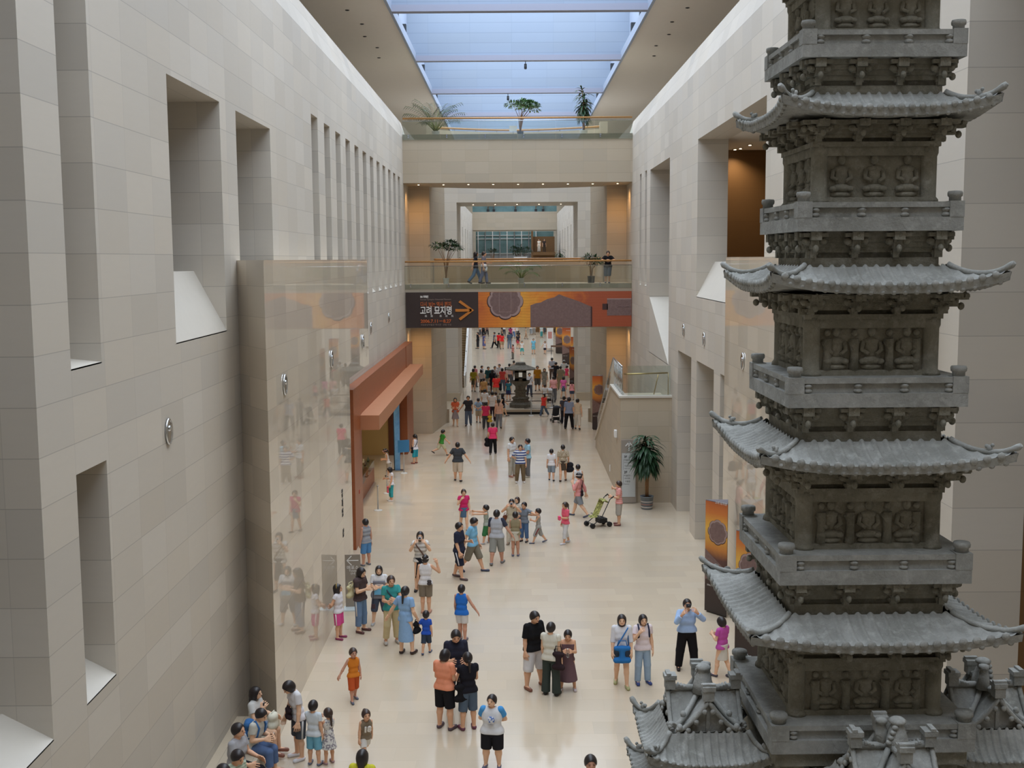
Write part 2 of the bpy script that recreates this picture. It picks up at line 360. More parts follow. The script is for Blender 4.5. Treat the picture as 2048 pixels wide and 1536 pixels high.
pag = thing('stone_pagoda', 'tall tiered grey marble pagoda with curved tiled roofs and carved walls', 'pagoda', (2.2125, 7.5, 0), .0138)
def quarter(k): return Matrix.Rotation(k * math.pi / 2, 4, 'Z')

def roof_surface(zt, t, e, drop, lift, per=.062, ridge=.016):
    def P(U, w, bump=True):
        half = t + (e - t) * w; k = abs(U) ** 6 * w * w
        lat = U * half * (1 + .035 * k); out = half + .045 * e * k
        z = zt - drop * (1 - (1 - w) ** 1.9) + lift * abs(U) ** 3.0 * w ** 1.7
        if bump: z += ridge * max(0.0, math.cos(2 * math.pi * lat / per)) ** .8
        return Vector((lat, -out, z))
    return P
def tiled_roof(parent, zt, t, e, drop, lift, sides=(0, 1, 2, 3), per=.062, M0=Matrix(), name='tiled_roof', beasts=True, thick=.055, und=None, ridges=None):
    P = roof_surface(zt, t, e, drop, lift, per); mb = MB(); und = t if und is None else und
    nu = max(40, int(2 * e / per * 8)); nw = 13
    for s in sides:
        M = M0 @ quarter(s)
        mb.grid(lambda a, b: M @ P(2 * a - 1, b), nu, nw)
        def edge(a, b):
            p = P(2 * a - 1, 1, False); return M @ (p + Vector((0, .012 * b, -thick * b)))
        mb.grid(edge, 41, 3, flip=False)
        def under(a, b):
            U = 2 * a - 1; p = P(U, 1, False) + Vector((0, .012, -thick)); q = Vector((U * und, -und, zt - drop - thick * .9)); w = b ** .7
            return M @ (p * (1 - w) + q * w)
        mb.grid(under, 33, 5)
        n = int(e / per)
        for i in range(-n, n + 1):
            U = i * per / e
            if abs(U) > .985: continue
            p = P(U, 1, False); mb.ball(p + Vector((0, .001, .002)), (per * .36, .012, per * .34), 8, 4, M)
            if abs(U) < .95: mb.ball(p + Vector((per * .5, .018, -thick * .85)), (per * .27, .014, per * .25), 6, 4, M)
    r = mb.build(name, PST, parent)
    for s in (ridges if ridges is not None else sides):
        M = M0 @ quarter(s); pts = [P(1, w, False) + Vector((0, 0, .016 + .022 * w ** 6)) for w in [i / 12 for i in range(13)]]
        d = (pts[-1] - pts[-2]).normalized(); pts.append(pts[-1] + d * .02 + Vector((0, 0, .006)))
        hr = MB(); hr.tube(pts, [.016] * 11 + [.018, .022, .014], 8, M=M)
        if beasts:
            c = P(1, .62, False) + Vector((0, 0, .045)); hr.ball(c - Vector((0, 0, .006)), (.018, .018, .022), 8, 5, M).ball(c + Vector((.012, -.012, .014)), .012, 8, 5, M).ball(c + Vector((-.012, .012, .004)), .014, 8, 5, M)
        hr.build('hip_ridge', PST, r)
    return r
def dougong(mb, s, n, x0, z0, out0, out1, h, k):
    for j in range(5):
        if s == 0:
            o = out0 + (out1 - out0 - .03) * (j / 5) ** 1.3; mb.box(-o, o, -o, o, z0 + h * j / 5, z0 + h * (j + 1) / 5)
    "carved bracket arms between a wall line out0 and a wider line out1, with curled arms to both sides"
    M = quarter(s)
    for i in range(n):
        lat = x0 * (2 * i / (n - 1) - 1)
        corner = i in (0, n - 1)
        for j in range(3):
            a, b = j / 3, (j + 1) / 3; o = out0 + (out1 - out0) * b
            wv = (.018 + .007 * j) * k
            mb.box(lat - wv, lat + wv, -o, -out0 + .03, z0 + h * a, z0 + h * b * .985, M)
            aw = (.030 + .022 * j) * k
            mb.box(lat - aw, lat + aw, -o + .012 * k, -o + .04 * k, z0 + h * (a + .12), z0 + h * (b - .06), M)
        mb.ball((lat, -out0 - (out1 - out0) * .8, z0 + h * .35), (.018 * k, .022 * k, .024 * k), 8, 5, M)
        if not corner or True:
            for sg in (-1, 1): mb.ball((lat + sg * .05 * k, -out0 - (out1 - out0) * .5, z0 + h * .62), (.028 * k, .02 * k, .022 * k), 8, 5, M)
        mb.ball((lat, -out1 + .012 * k, z0 + h * .86), (.013 * k, .018 * k, .026 * k), 6, 4, M)
def figure(mb, M, lat, y, z, h, sd, stand=False):
    "a seated carved figure standing out from the wall: lotus seat, crossed legs, torso, arms, head with topknot and a halo"
    rr = random.Random(sd); q = h / .30
    F = M @ Matrix.Translation((lat, -y, z)) @ Matrix.Diagonal((q, q, q, 1))
    mb.ball((0, 0, .018), (.068, .034, .022), 12, 5, F)
    mb.ball((0, -.008, .055), (.062, .036, .026), 12, 5, F)
    mb.ball((0, 0, .125), (.044, .030, .068), 12, 6, F).ball((0, -.002, .165), (.050, .026, .024), 12, 5, F)
    for sg in (-1, 1):
        mb.tube([(sg * .047, -.004, .165), (sg * .056, -.014, .115), (sg * .022, -.034, .09 + .012 * rr.random())], [.016, .015, .011], 7, M=F)
        mb.ball((sg * .05, -.02, .05), (.026, .026, .018), 8, 5, F)
    mb.ball((0, -.010, .222), (.024, .026, .032), 10, 6, F).ball((0, -.006, .252), (.012, .012, .012), 8, 4, F)
    mb.ball((0, .012, .222), (.046, .012, .050), 14, 5, F).ball((0, .014, .13), (.074, .012, .10), 14, 5, F)
def storey(k, zb, s, znext, snext):
    q = (znext - zb) / 1.05; z = zb
    bal = MB(); h1 = .085 * q; h2 = .06 * q; h3 = .033 * q
    bal.box(-s, s, -s, s, z, z + h1).box(-s + .028, s - .028, -s + .028, s - .028, z + h1, z + h1 + h2).box(-s + .006, s - .006, -s + .006, s - .006, z + h1 + h2, z + h1 + h2 + h3)
    b = bal.build('balcony', PST, pag)
    zt = z + h1 + h2 + h3
    pw = .088 * s
    for sx in (-1, 1):
        for sy in (-1, 1):
            cx, cy = sx * (s - pw + .002), sy * (s - pw + .002)
            p = MB().box(cx - pw, cx + pw, cy - pw, cy + pw, z + h1 * .98, zt + .004).build('corner_post', PST, pag)
            MB().lathe([(pw * .80, 0), (pw * .80, .028 * q), (pw * .98, .034 * q), (pw * 1.02, .052 * q), (pw * .92, .064 * q), (pw * .3, .067 * q)], (cx, cy, zt), 14).build('post_cap', PST, p)
    for side in range(4):
        M = quarter(side)
        for i in (-1, 0, 1, 2):
            lat = (-.78, -.22, .30, .80)[i + 1] * s
            MB().lathe([(.012, 0), (.024, .006), (.030, .016), (.022, .024), (.016, .03), (.022, .036), (.030, .044), (.024, .054), (.012, .06)], (lat, -s + .030, z + h1), 10, M=M @ Matrix.Diagonal((1, 1, 1, 1))).build('baluster', PST, b)
    # body
    bh = .375 * q; bb = .745 * s; zl = zt + bh
    core = MB().box(-bb + .03, bb - .03, -bb + .03, bb - .03, zt, zl)
    core.box(-bb + .004, bb - .004, -bb + .004, bb - .004, zt, zt + .035 * q)
    core.box(-bb, bb, -bb, bb, zl - .085 * q, zl - .03 * q).box(-bb - .018, bb + .018, -bb - .018, bb + .018, zl - .03 * q, zl)
    rr = random.Random(k)
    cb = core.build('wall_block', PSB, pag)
    for sx in (-1, 1):
        for sy in (-1, 1):
            r = .052 * q
            MB().lathe([(r * 1.3, 0), (r * 1.25, .02 * q), (r, .035 * q), (r, zl - zt - .09 * q), (r * 1.15, zl - zt - .07 * q), (r * 1.15, zl - zt - .02 * q)], (sx * (bb - r * .75), sy * (bb - r * .75), zt), 14).build('corner_column', PSB, pag)
    nf = 3
    for side in range(4):
        if k <= 2 or k == 5:
            for lat in (-.80, -.27, .27, .80):
                mb = MB(); Fm = quarter(side) @ Matrix.Translation((lat * bb * .98 * (.86 if abs(lat) > .5 else 1), -bb + .030, zt + .035 * q))
                mb.tube([(0, 0, 0), (.004, -.006, .10 * q), (0, -.008, .19 * q)], [.034 * q, .026 * q, .030 * q], 8, M=Fm); mb.ball((0, -.010, .225 * q), .021 * q, 8, 5, Fm).ball((0, .01, .225 * q), (.036 * q, .01, .038 * q), 10, 4, Fm); mb.tube([(-.03 * q, 0, .17 * q), (-.012 * q, -.026, .13 * q), (.03 * q, 0, .17 * q)], .010 * q, 6, M=Fm); mb.build('relief_attendant', PSB, cb)
        for i in range(nf):
            mb = MB(); figure(mb, quarter(side), (i - 1) * bb * .54, bb - .034, zt + .035 * q, .315 * q, k * 31 + side * 7 + i); mb.build('relief_figure', PSB, cb)
    # brackets beneath the eaves, roof, neck, brackets under the next balcony
    e = 1.245 * s; t = .80 * s; zr0 = zl; hb = .125 * q
    mb = MB().box(-bb + .01, bb - .01, -bb + .01, bb - .01, zl, zl + hb)
    for side in range(4): dougong(mb, side, 4, bb * .97, zl, bb - .01, bb + .17 * q, hb, q)
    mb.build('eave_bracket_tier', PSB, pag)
    drop = .105 * q; zroof = zl + hb + .055 * q + drop
    tiled_roof(pag, zroof, t, e, drop, .075 * q, per=.062 * max(1, s / .5), beasts=k in (1, 3, 4, 5), und=bb, thick=.05 * q)
    nk = .79 * snext; mb = MB()
    mb.box(-nk, nk, -nk, nk, zroof - .05, zroof + .055 * q).box(-nk + .01, nk - .01, -nk + .01, nk - .01, zroof + .05 * q, znext)
    hb2 = znext - zroof - .055 * q
    for side in range(4): dougong(mb, side, 4, nk * .96, zroof + .055 * q, nk - .01, snext - .02, hb2, q)
    mb.build('balcony_bracket_tier', PSB, pag)
ZS = [6.425, 7.489, 8.583, 9.651, 10.679, 11.62, 12.5]; SS = [.635, .5935, .5487, .5023, .4911, .47, .44]
for k in range(6): storey(k, ZS[k], SS[k], ZS[k + 1], SS[k + 1])
tp = MB().box(-.44, .44, -.44, .44, 12.5, 12.62).box(-.3, .3, -.3, .3, 12.6, 12.9).build('balcony', PST, pag)
tiled_roof(pag, 13.1, .05, .5, .22, .07, und=.3)
MB().lathe([(.09, 0), (.12, .05), (.06, .1), (.10, .18), (.05, .26), (.07, .34), (.01, .46)], (0, 0, 13.06), 16).build('finial', PST, pag)
# the cross-gabled wings on the four sides of the lower body
def block_end(mb, M, x, z, k=1.0):
    mb.cbox((x, 0, z), (.066 * k, .07 * k, .075 * k), M).cbox((x, 0, z + .045 * k), (.082 * k, .086 * k, .03 * k), M).cbox((x + .012, 0, z + .066 * k), (.03 * k, .086 * k, .02 * k), M)
def wing(s):
    M0 = quarter(s) @ Matrix.Translation((0, -.955, 0))
    # lower skirt and upper skirt of tiles on the three free sides
    tiled_roof(pag, 6.09, .27, .44, .15, .075, (0, 1, 3), .046, M0, und=.26, ridges=(0, 3, 1))
    MB().box(-.27, .27, -.27, .4, 5.4, 6.2, M0).build('wall_block', PSB, pag)
    tiled_roof(pag, 6.405, .255, .405, .16, .085, (0, 1, 3), .05, M0, und=.27, ridges=(0, 3, 1))
    g = MB(); L = .235; zb, zr, hw = 6.395, 6.60, .215
    for r in range(4):
        M = M0 @ quarter(r)
        def slope(sg):
            def P(a, b):
                y = -L * a; w = b; x = sg * hw * w; z = zr - (zr - zb) * (1 - (1 - w) ** 1.6)
                return M @ Vector((x, y - .0, z + .007 * max(0, math.cos(2 * math.pi * y / .05)) ** .6))
            return P
        g.grid(slope(1), 22, 9).grid(slope(-1), 22, 9, flip=True)
        prof = [(hw * (1 - w), zr - (zr - zb) * (1 - w ** 1.6)) for w in [i / 8 for i in range(9)]]
        g.prism([(-x, z - .004) for x, z in prof] + [(x, z - .004) for x, z in prof[::-1][1:]], 'y', -L + .025, -L + .045, M)
        g.box(-.012, .012, -L + .015, -L + .03, zb, zr, M)
        for sg in (-1, 1):
            pts = [(sg * x, -L, z + .014) for x, z in prof]
            g.tube(pts, [.016] * 9, 7, M=M)
            for x, z in prof[1:8:2]: g.ball((sg * x, -L - .012, z - .016), (.019, .014, .019), 8, 5, M)
            g.ball((sg * prof[1][0], -L, prof[1][1] + .035), (.022, .028, .024), 8, 5, M).ball((sg * prof[1][0] * 1.07, -L - .012, prof[1][1] + .028), (.014, .016, .014), 8, 5, M)
    gg = g.build('gabled_roof', PST, pag)
    for r in range(4):
        M = M0 @ quarter(r); rg = MB(); rg.tube([(0, 0, zr + .018), (0, -L * .6, zr + .02), (0, -L, zr + .03)], [.022, .022, .024], 8, M=M)
        block_end(rg, M @ Matrix.Rotation(-math.pi / 2, 4, 'Z'), L - .015, zr + .055)
        for i in range(3): rg.tube([(-.026, -L + .075 + .02 * i, zr + .04 - .006 * i), (.026, -L + .075 + .02 * i, zr + .04 - .006 * i)], .009, 6, M=M)
        rg.build('ridge', PST, gg)
        vr = MB(); pts = [(.03 + (L - .05) * w, -.03 - (L - .05) * w, zr + .01 - (zr - zb) * (1 - (1 - w) ** 1.5) * .85) for w in [i / 6 for i in range(7)]]
        vr.tube(pts, [.018] * 6 + [.026], 7, M=M); vr.ball(Vector(pts[4]) + Vector((0, 0, .026)), (.02, .02, .024), 8, 5, M).build('valley_ridge', PST, gg)
    f = MB().lathe([(.075, 0), (.066, .06), (.045, .125), (.034, .15), (.048, .158), (.052, .172), (.036, .186), (.01, .19)], (.03, 0, zr), 10, M=M0)
    f.lathe([(.05, 0), (.036, .09), (.026, .13), (.036, .14), (.034, .16), (.01, .168)], (-.055, .03, zr + .01), 8, M=M0)
    for i in range(4): f.ball((-.03 + .012 * i, -.035, zr + .05 + .03 * i), (.02, .018, .016), 8, 5, M0)
    f.build('ridge_finial', PST, gg)
for s in range(4): wing(s)
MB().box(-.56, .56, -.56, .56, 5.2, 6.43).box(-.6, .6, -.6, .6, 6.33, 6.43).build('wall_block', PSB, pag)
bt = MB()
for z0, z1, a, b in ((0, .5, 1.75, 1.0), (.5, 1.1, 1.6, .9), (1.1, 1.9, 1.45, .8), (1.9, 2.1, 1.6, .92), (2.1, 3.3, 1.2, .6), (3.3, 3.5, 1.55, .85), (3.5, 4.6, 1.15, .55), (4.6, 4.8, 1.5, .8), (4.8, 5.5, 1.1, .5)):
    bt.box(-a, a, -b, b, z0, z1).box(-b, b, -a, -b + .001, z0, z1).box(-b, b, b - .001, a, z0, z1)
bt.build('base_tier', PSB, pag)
# ------------------------------------------------------------------ fittings and furniture of the hall
rnd = random.Random(7)
BLACK = mat('1c1b1c', .5, .4, name='black_plastic'); WHITEP = mat('e4e4e2', .5, .4, name='white_paint', var=.02); POTW = mat('c9cdcc', .4, .4, name='pale_glazed_pot', var=.04); POTD = mat('3a4048', .4, .4, name='dark_glazed_pot')
SOIL = mat('3b2f26', .95, .1, name='potting_soil', var=.3); BARK = mat('8a6a4c', .9, .1, name='bark', var=.25, scale=40)
def leafmat(c): return mat(c, .45, .4, name='leaf_' + c, var=.35, scale=9)
LD, LG, LP = leafmat('2c4a30'), leafmat('4a6d3e'), leafmat('6f8a4f')
# polished stone casings that stand out from the long walls
pl = MB().prism([(XL, 23.3), (-4.74, 21.95), (-4.74, 33.0), (XL, 33.0)], 'z', 0, 6.1).prism([(XL, 23.3), (-4.74, 21.95), (-4.74, 37.5), (XL, 37.5)], 'z', 6.1, 9.5)
struct(pl, 'wall_casing_left', POLISH)
struct(MB().box(5.87, XR, 16.6, 31.9, 0, 9.5), 'wall_casing_right', POLISH)
struct(MB().box(XL, -4.72, 15.5, 22.1, 0, .45), 'trim_bench_left', STONE_D)
t = thing('wall_lettering', 'dark vertical lettering on the polished wall casing beside the wooden shop front', 'sign', (-4.735, 31.0, 0))
FL = frame((0, -.05, 2.95), (0, 1, 0), (0, 0, 1))
for i, ch in enumerate('뮤지엄'): text('letter', ch, BLACK, .26, frame((.0, -.02, 3.02 - .27 * i), (0, 1, 0), (0, 0, 1)), t, ext=.006)
text('letter', '샵', BLACK, .26, frame((.0, .02, 1.9), (0, 1, 0), (0, 0, 1)), t, ext=.006)
# oval recessed wall spotlights
def wall_spot(x, y, z, s, lab):
    t = thing('wall_spotlight', lab, 'wall light', (x, y, z), 0, 'oval wall spotlights')
    Mx = Matrix.Rotation(s * math.pi / 2, 4, 'Y')
    MB().lathe([(.13, 0), (.16, .004), (.165, .03), (.14, .045), (.13, .03)], (0, 0, 0), 20, M=Mx @ Matrix.Diagonal((1.35, 1, 1, 1))).build('rim', CHROME, t)
    MB().lathe([(.135, .0), (.13, .02), (.05, .024)], (0, 0, 0), 20, M=Mx @ Matrix.Diagonal((1.35, 1, 1, 1))).build('reflector', DARKMETAL, t)
    MB().ball((s * .03, 0, .05), (.03, .05, .05)).build('lamp', CHROME, t)
wall_spot(XL, 18.3, 6.77, 1, 'oval steel wall spotlight on the bare limestone above the seated people')
for y, d in ((23.6, 'nearest the edge'), (29.74, 'in the middle'), (36.0, 'at the far end')): wall_spot(-4.74, y, 6.94, 1, 'oval steel wall spotlight ' + d + ' of the polished casing beyond the bench')
wall_spot(XL, 44.8, 6.85, 1, 'oval steel wall spotlight above the near half of the wooden shop front'); wall_spot(XL, 51.3, 6.92, 1, 'oval steel wall spotlight above the far half of the wooden shop front')
wall_spot(XR, 41.1, 6.92, -1, 'oval steel wall spotlight above the narrower doorway beside the stair block'); wall_spot(XR, 36.7, 6.9, -1, 'oval steel wall spotlight above the middle doorway opposite the shop'); wall_spot(5.87, 29.3, 6.85, -1, 'oval steel wall spotlight on the polished casing behind the pagoda')
# ------------------------------------------------------------------ wooden shop front
def wood(name, c, c2, rough=.4):
    m = NT(name); P = m.pos(); mp = m.n('ShaderNodeMapping'); mp.inputs['Scale'].default_value = (8, .9, 8); m.l(P, mp.inputs[0])
    f = m.noise(1.6, 5, .6, mp.outputs[0], 1.2)
    _, u, v = tile_uv(m); row = m.math('FLOOR', m.math('DIVIDE', v, .75)); wn = m.n('ShaderNodeTexWhiteNoise', noise_dimensions='2D'); m.l(m.comb(m.math('FLOOR', m.math('DIVIDE', u, 2.4)), row), wn.inputs['Vector'])
    fv = m.math('FRACT', m.math('DIVIDE', v, .75))
    c_ = m.mix(f, srgb(c), srgb(c2)); c_ = m.mix(m.math('MULTIPLY', wn.outputs['Value'], .25), c_, tuple(x * .7 for x in srgb(c)))
    m.col(m.mix(m.math('MULTIPLY', m.math('LESS_THAN', fv, .012), .5), c_, tuple(x * .3 for x in srgb(c)))); m.p(Roughness=rough); return m.mat
CHERRY = wood('cherry_veneer', 'a35c36', '884824'); CHERRYD = wood('dark_cherry_veneer', '6b3a24', '5a2f1d'); SHOPWALL = mat('c6ae7c', .8, .2, name='shop_plaster', var=.02, scale=3)
shop = thing('shop_front', 'orange brown wooden shop front with a projecting canopy along the long stone wall', 'shop front', (XL, 37.0, 0))
MB().box(0, .36, 0, 1.9, 0, 5.3).build('side_panel', CHERRY, shop)
MB().box(0, .36, 18.6, 22.0, 0, 5.3).build('side_panel', CHERRY, shop)
MB().box(.02, .34, 1.9, 18.6, 3.75, 5.3).build('fascia', CHERRY, shop)
MB().box(.3, 1.0, 1.6, 20.6, 3.75, 4.25).build('canopy', mat('b57c5a', .5, .3, name='canopy_wood', var=.04, scale=2), shop)
MB().box(-2.6, -2.3, 1.9, 18.6, 0, 3.75).build('back_wall', SHOPWALL, shop)
MB().box(-2.3, -.55, 18.45, 18.7, 0, 3.75).build('end_wall', SHOPWALL, shop)
MB().box(-.55, 0, 18.4, 18.7, 0, 3.75).build('end_pilaster', CHERRYD, shop)
MB().box(-2.3, -.0, 1.8, 1.95, 0, 3.75).build('near_end_wall', CHERRYD, shop)
MB().box(-2.6, 0, 1.9, 18.6, 3.75, 3.95).build('ceiling_board', SHOPWALL, shop)
MB().cbox((.365, 1.0, 1.75), (.02, .12, .12)).build('alarm_button', mat('b3261e', .4, .5, name='red_enamel'), shop)
for y in (5.0, 9.0, 13.0): spot((XL - 1.0, 37 + y, 3.7), 160, 150, (1, .86, .66), .8)
ct = thing('display_counter', 'glass topped display counter with a wooden base inside the shop front', 'counter', (XL - .75, 45.5, 0))
MB().box(-.3, .3, -3.2, 3.2, 0, .62).build('base', CHERRY, ct); MB().box(-.3, .3, -3.2, 3.2, .62, .95).build('glass_case', GLASS, ct); MB().box(-.32, .32, -3.22, 3.22, .95, .98).build('top', GLASS, ct)
gm = [mat(c, .5, .4) for c in ('8d7a58', '5b4a3a', 'a89d88', '474b3a')]
for i in range(12):
    g = MB().lathe([(.05, 0), (.07, .05), (.05, .12), (.02, .16), (.03, .2)], (0, 0, 0), 8).build('souvenir_vase', gm[i % 4]); g.location = (XL - .75 + .12 * (i % 2), 42.6 + .5 * i, .98)
    tag(g, 'small souvenir vase on the glass counter inside the shop front', 'vase', 'souvenirs on the shop counter')
def stanchion(x, y, lab, flag=False):
    t = thing('barrier_post', lab, 'barrier post', (x, y, 0))
    MB().lathe([(.17, 0), (.17, .012), (.12, .03), (.03, .045)], n=18).build('base', mat('c9cac8', .3, .5, name='satin_disc', var=.02), t)
    MB().lathe([(.024, .04), (.024, .9), (.034, .91), (.034, .96), (.02, .97)], n=12).build('post', STEEL, t)
    return t
stanchion(-5.2, 43.0, 'steel barrier post nearest the camera before the shop counter'); stanchion(-5.2, 46.2, 'steel barrier post second along the shop counter'); stanchion(-5.22, 48.0, 'steel barrier post beside the woman leaning on the shop counter')
t = stanchion(-4.93, 50.6, 'steel barrier post carrying a blue notice at the far end of the shop counter')
MB().box(-.26, .26, -.012, .012, .95, 1.5, Matrix.Rotation(.35, 4, 'Z')).build('notice_board', mat('3f7fae', .5, .3, name='blue_notice', var=.05), t)
t = thing('standing_banner', 'tall narrow light blue standing banner inside the shop opening', 'banner', (-5.27, 51.2, 0))
BB = NT('blue_banner_print'); P_ = BB.obj(); BB.col(BB.mix(BB.noise(3, 4, .6, P_), srgb('2f6fb4'), srgb('8cc4ea'))); BB.p(Roughness=.5)
MB().box(-.12, .12, -.03, .03, .05, 3.4, Matrix.Rotation(.5, 4, 'Z')).build('sheet', BB.mat, t); MB().box(-.26, .26, -.15, .15, 0, .05).build('base', STEEL, t)
MB().tube([(-.14, .0, .04), (-.14, .0, 3.45)], .02, 6).build('pole', mat('27415f', .5), t)
# ------------------------------------------------------------------ glass balustrades of the bridges
def railing(lab, z0, z1, zr, y, yc):
    t = thing('glass_railing', lab, 'railing', (0, y, z0))
    n = 6; W = XR - XL
    for i in range(n):
        a, b = XL + .01 + W / n * i, XL + W / n * (i + 1) - .012
        p = MB().box(a, b, -.012, .012, 0, z1 - z0).build('glass_pane', GLASS, t)
        MB().cbox((a + .3, -.02, .12), (.07, .05, .07)).cbox((a + .3, -.02, .22), (.07, .05, .07)).build('clamp', STEEL, p)
    MB().tube([(XL + .02, .0, z1 - z0 + .0), (XR - .02, .0, z1 - z0 + .0)], .018, 6).build('top_rail', STEEL, t)
    MB().tube([(XL + .02, .12, zr - z0), (XR - .02, .12, zr - z0)], .045, 8).build('handrail', WOODRAIL, t)
railing('glass railing with wooden handrail on the lower bridge above the banner', 7.98, 9.14, 9.36, 59.25, 0)
railing('glass railing with wooden handrail on the upper bridge under the skylight', 15.5, 16.44, 16.58, 59.25, 0)
# ------------------------------------------------------------------ exhibition banner
bn = thing('exhibition_banner', 'wide dark brown and orange exhibition banner with white lettering hung across the bridge', 'banner', (0, 59.24, 0))
BROWN = mat('443a37', .8, .2, name='brown_banner_cloth', var=.05, scale=6)
def fieldmat(name, xa, xm, xb):
    m = NT(name); px, py, pz = m.sep(m.obj()); n = m.noise(1.3, 5, .6, m.obj(), 1.5)
    d = m.math('ABSOLUTE', m.math('SUBTRACT', px, xm)); g = m.math('ADD', m.math('MULTIPLY', d, .30), m.math('MULTIPLY', m.math('SUBTRACT', n, .5), .7))
    c = m.ramp(g, [(0., srgb('e2a13c')), (.35, srgb('d9822f')), (.8, srgb('bb6430')), (1., srgb('a25032'))])
    w = m.n('ShaderNodeTexWave', wave_type='RINGS'); w.inputs['Scale'].default_value = 2.2; w.inputs['Distortion'].default_value = 3; w.inputs['Detail'].default_value = 3; m.l(m.obj(), w.inputs['Vector'])
    m.col(m.mix(m.math('MULTIPLY', w.outputs[0], .18), c, srgb('8e4524'))); m.p(Roughness=.75); return m.mat
ORF = fieldmat('orange_print', -1.8, .5, 6.1)
xs = -1.8
MB().grid(lambda a, b: Vector((XL + .04 + (xs - XL - .04) * a, -.02 + .02 * math.sin(9 * a + 4 * b) * (1 - a), 5.98 + 1.82 * b)), 40, 8).build('dark_field', BROWN, bn)
MB().box(xs, XR - .02, -.012, .0, 5.98, 7.8).build('orange_field', ORF, bn)
PLQ = NT('printed_bronze'); f_ = PLQ.noise(9, 5, .65, PLQ.obj()); PLQ.col(PLQ.mix(f_, srgb('5d4643'), srgb('8a716c'))); PLQ.p(Roughness=.7); PLQ = PLQ.mat
PLQL = mat('a08a86', .7, .2, name='printed_bronze_light', var=.12, scale=12); PLQD = mat('4a3735', .7, .2, name='printed_bronze_dark', var=.1, scale=12)
def lobed(mb, cx, cz, r, y0, y1, n=8, amp=.07, sq=1.0, zmax=None, M=None):
    pts = []
    for i in range(96):
        a = 2 * math.pi * i / 96; rr_ = r * (1 - amp + amp * 1.6 * abs(math.cos(n * a / 2)) ** .6)
        pts.append((cx + rr_ * math.cos(a), min(cz + rr_ * math.sin(a) * sq, zmax or 1e9)))
    mb.prism(pts, 'y', y0, y1, M)
def plaque(t, cx, cz, r, y, zmax, M=None):
    b = MB(); lobed(b, cx, cz, r * 1.04, y - .004, y, zmax=zmax, M=M); p = b.build('printed_plaque', PLQD, t)
    b = MB(); lobed(b, cx + .02 * r, cz + .03 * r, r, y - .008, y - .002, zmax=zmax, M=M); b.build('rim', PLQL, p)
    b = MB(); lobed(b, cx, cz, r * .86, y - .011, y - .004, zmax=zmax, M=M); b.build('face', PLQ, p)
    zt = min(cz + r * .62, zmax or 1e9); k = r * .36
    b = MB(); b.box(cx - k, cx + k, y - .014, y - .006, cz - r * .62, zt, M); b.build('inset_frame', PLQL, p)
    b = MB(); b.box(cx - k * .95, cx + k * .95, y - .017, y - .008, cz - r * .60, zt, M)
    b.build('inset', PLQ, p)
    return p
plaque(bn, -.42, 7.3, .87, -.013, 7.79)
b = MB().prism([(.88, 5.99), (.88, 7.1), (1.15, 7.2), (1.4, 7.24), (1.75, 7.42), (2.1, 7.5), (2.35, 7.66), (2.6, 7.56), (3.0, 7.42), (3.4, 7.28), (3.85, 7.08), (3.98, 7.04), (3.98, 5.99)], 'y', -.02, -.012).build('printed_tablet', PLQ, bn)
MB().prism([(3.98, 5.99), (3.98, 7.04), (4.06, 7.0), (4.06, 5.99)], 'y', -.019, -.012).build('tablet_edge', PLQD, bn)
b = MB().box(4.82, XR - .03, -.02, -.012, 6.55, 7.42).build('printed_scroll', PLQ, bn); MB().box(4.58, 4.86, -.02, -.012, 6.85, 7.16).build('scroll_knob', PLQD, bn); MB().box(4.82, XR - .03, -.021, -.012, 7.38, 7.43).build('scroll_edge', PLQL, bn)
mb = MB(); mb.tube([(5.3 + .09 * i, -.024, 6.95 + .09 * abs(math.sin(i * .75))) for i in range(9)], .022, 6, flat=.3); mb.build('scroll_ornament', PLQL, bn)
WTX = mat('dcd9d4', .8, .2, name='white_print', var=.02); OTX = mat('b9653a', .8, .2, name='orange_print_ink', var=.05); GTX = mat('8f7f76', .8, .2, name='grey_print', var=.02)
def btext(body, x, z, size, m, bold=0., fit=None): return text('lettering', body, m, size, frame((x, -.052, z), (1, 0, 0), (0, 0, 1)), bn, 'LEFT', bold, .003, fit)
btext('2006 기획특별전', -4.78, 7.53, .13, WTX, .006, .42); btext('Korean Epitaphs Historical Memoirs', -4.78, 7.40, .115, GTX, 0., 1.58)
btext('다시 보는 역사 편지,', -4.78, 7.09, .27, OTX, .004, 1.62); btext('고려 묘지명', -4.80, 6.70, .47, WTX, .012, 1.62)
for i, (ch, dx) in enumerate(zip('高麗墓誌銘', (.22, .52, .98, 1.28, 1.58))): btext(ch, -4.78 + dx, 6.54, .12, WTX)
btext('2006.7.11－8.27', -4.78, 6.24, .235, OTX, .006, 1.58); btext('국립중앙박물관 역사관 · 관람 무료', -4.78, 6.09, .115, GTX, 0., 1.58)
ar = MB(); ar.tube([(-2.98, -.05, 6.87), (-2.06, -.05, 6.87)], .06, 4, smooth=False); ar.tube([(-2.72, -.05, 7.32), (-2.1, -.05, 6.87), (-2.72, -.05, 6.42)], .065, 4, smooth=False)
ar = MB().box(-2.98, -2.15, -.056, -.05, 6.80, 6.94); 
for sg in (-1, 1): ar.prism([(-2.82, 6.87 + sg * .42), (-2.72, 6.87 + sg * .52), (-2.02, 6.87), (-2.22, 6.87)], 'y', -.056, -.05)
ar.build('arrow', mat('c07a3a', .8, .2, name='arrow_print', var=.05), bn)
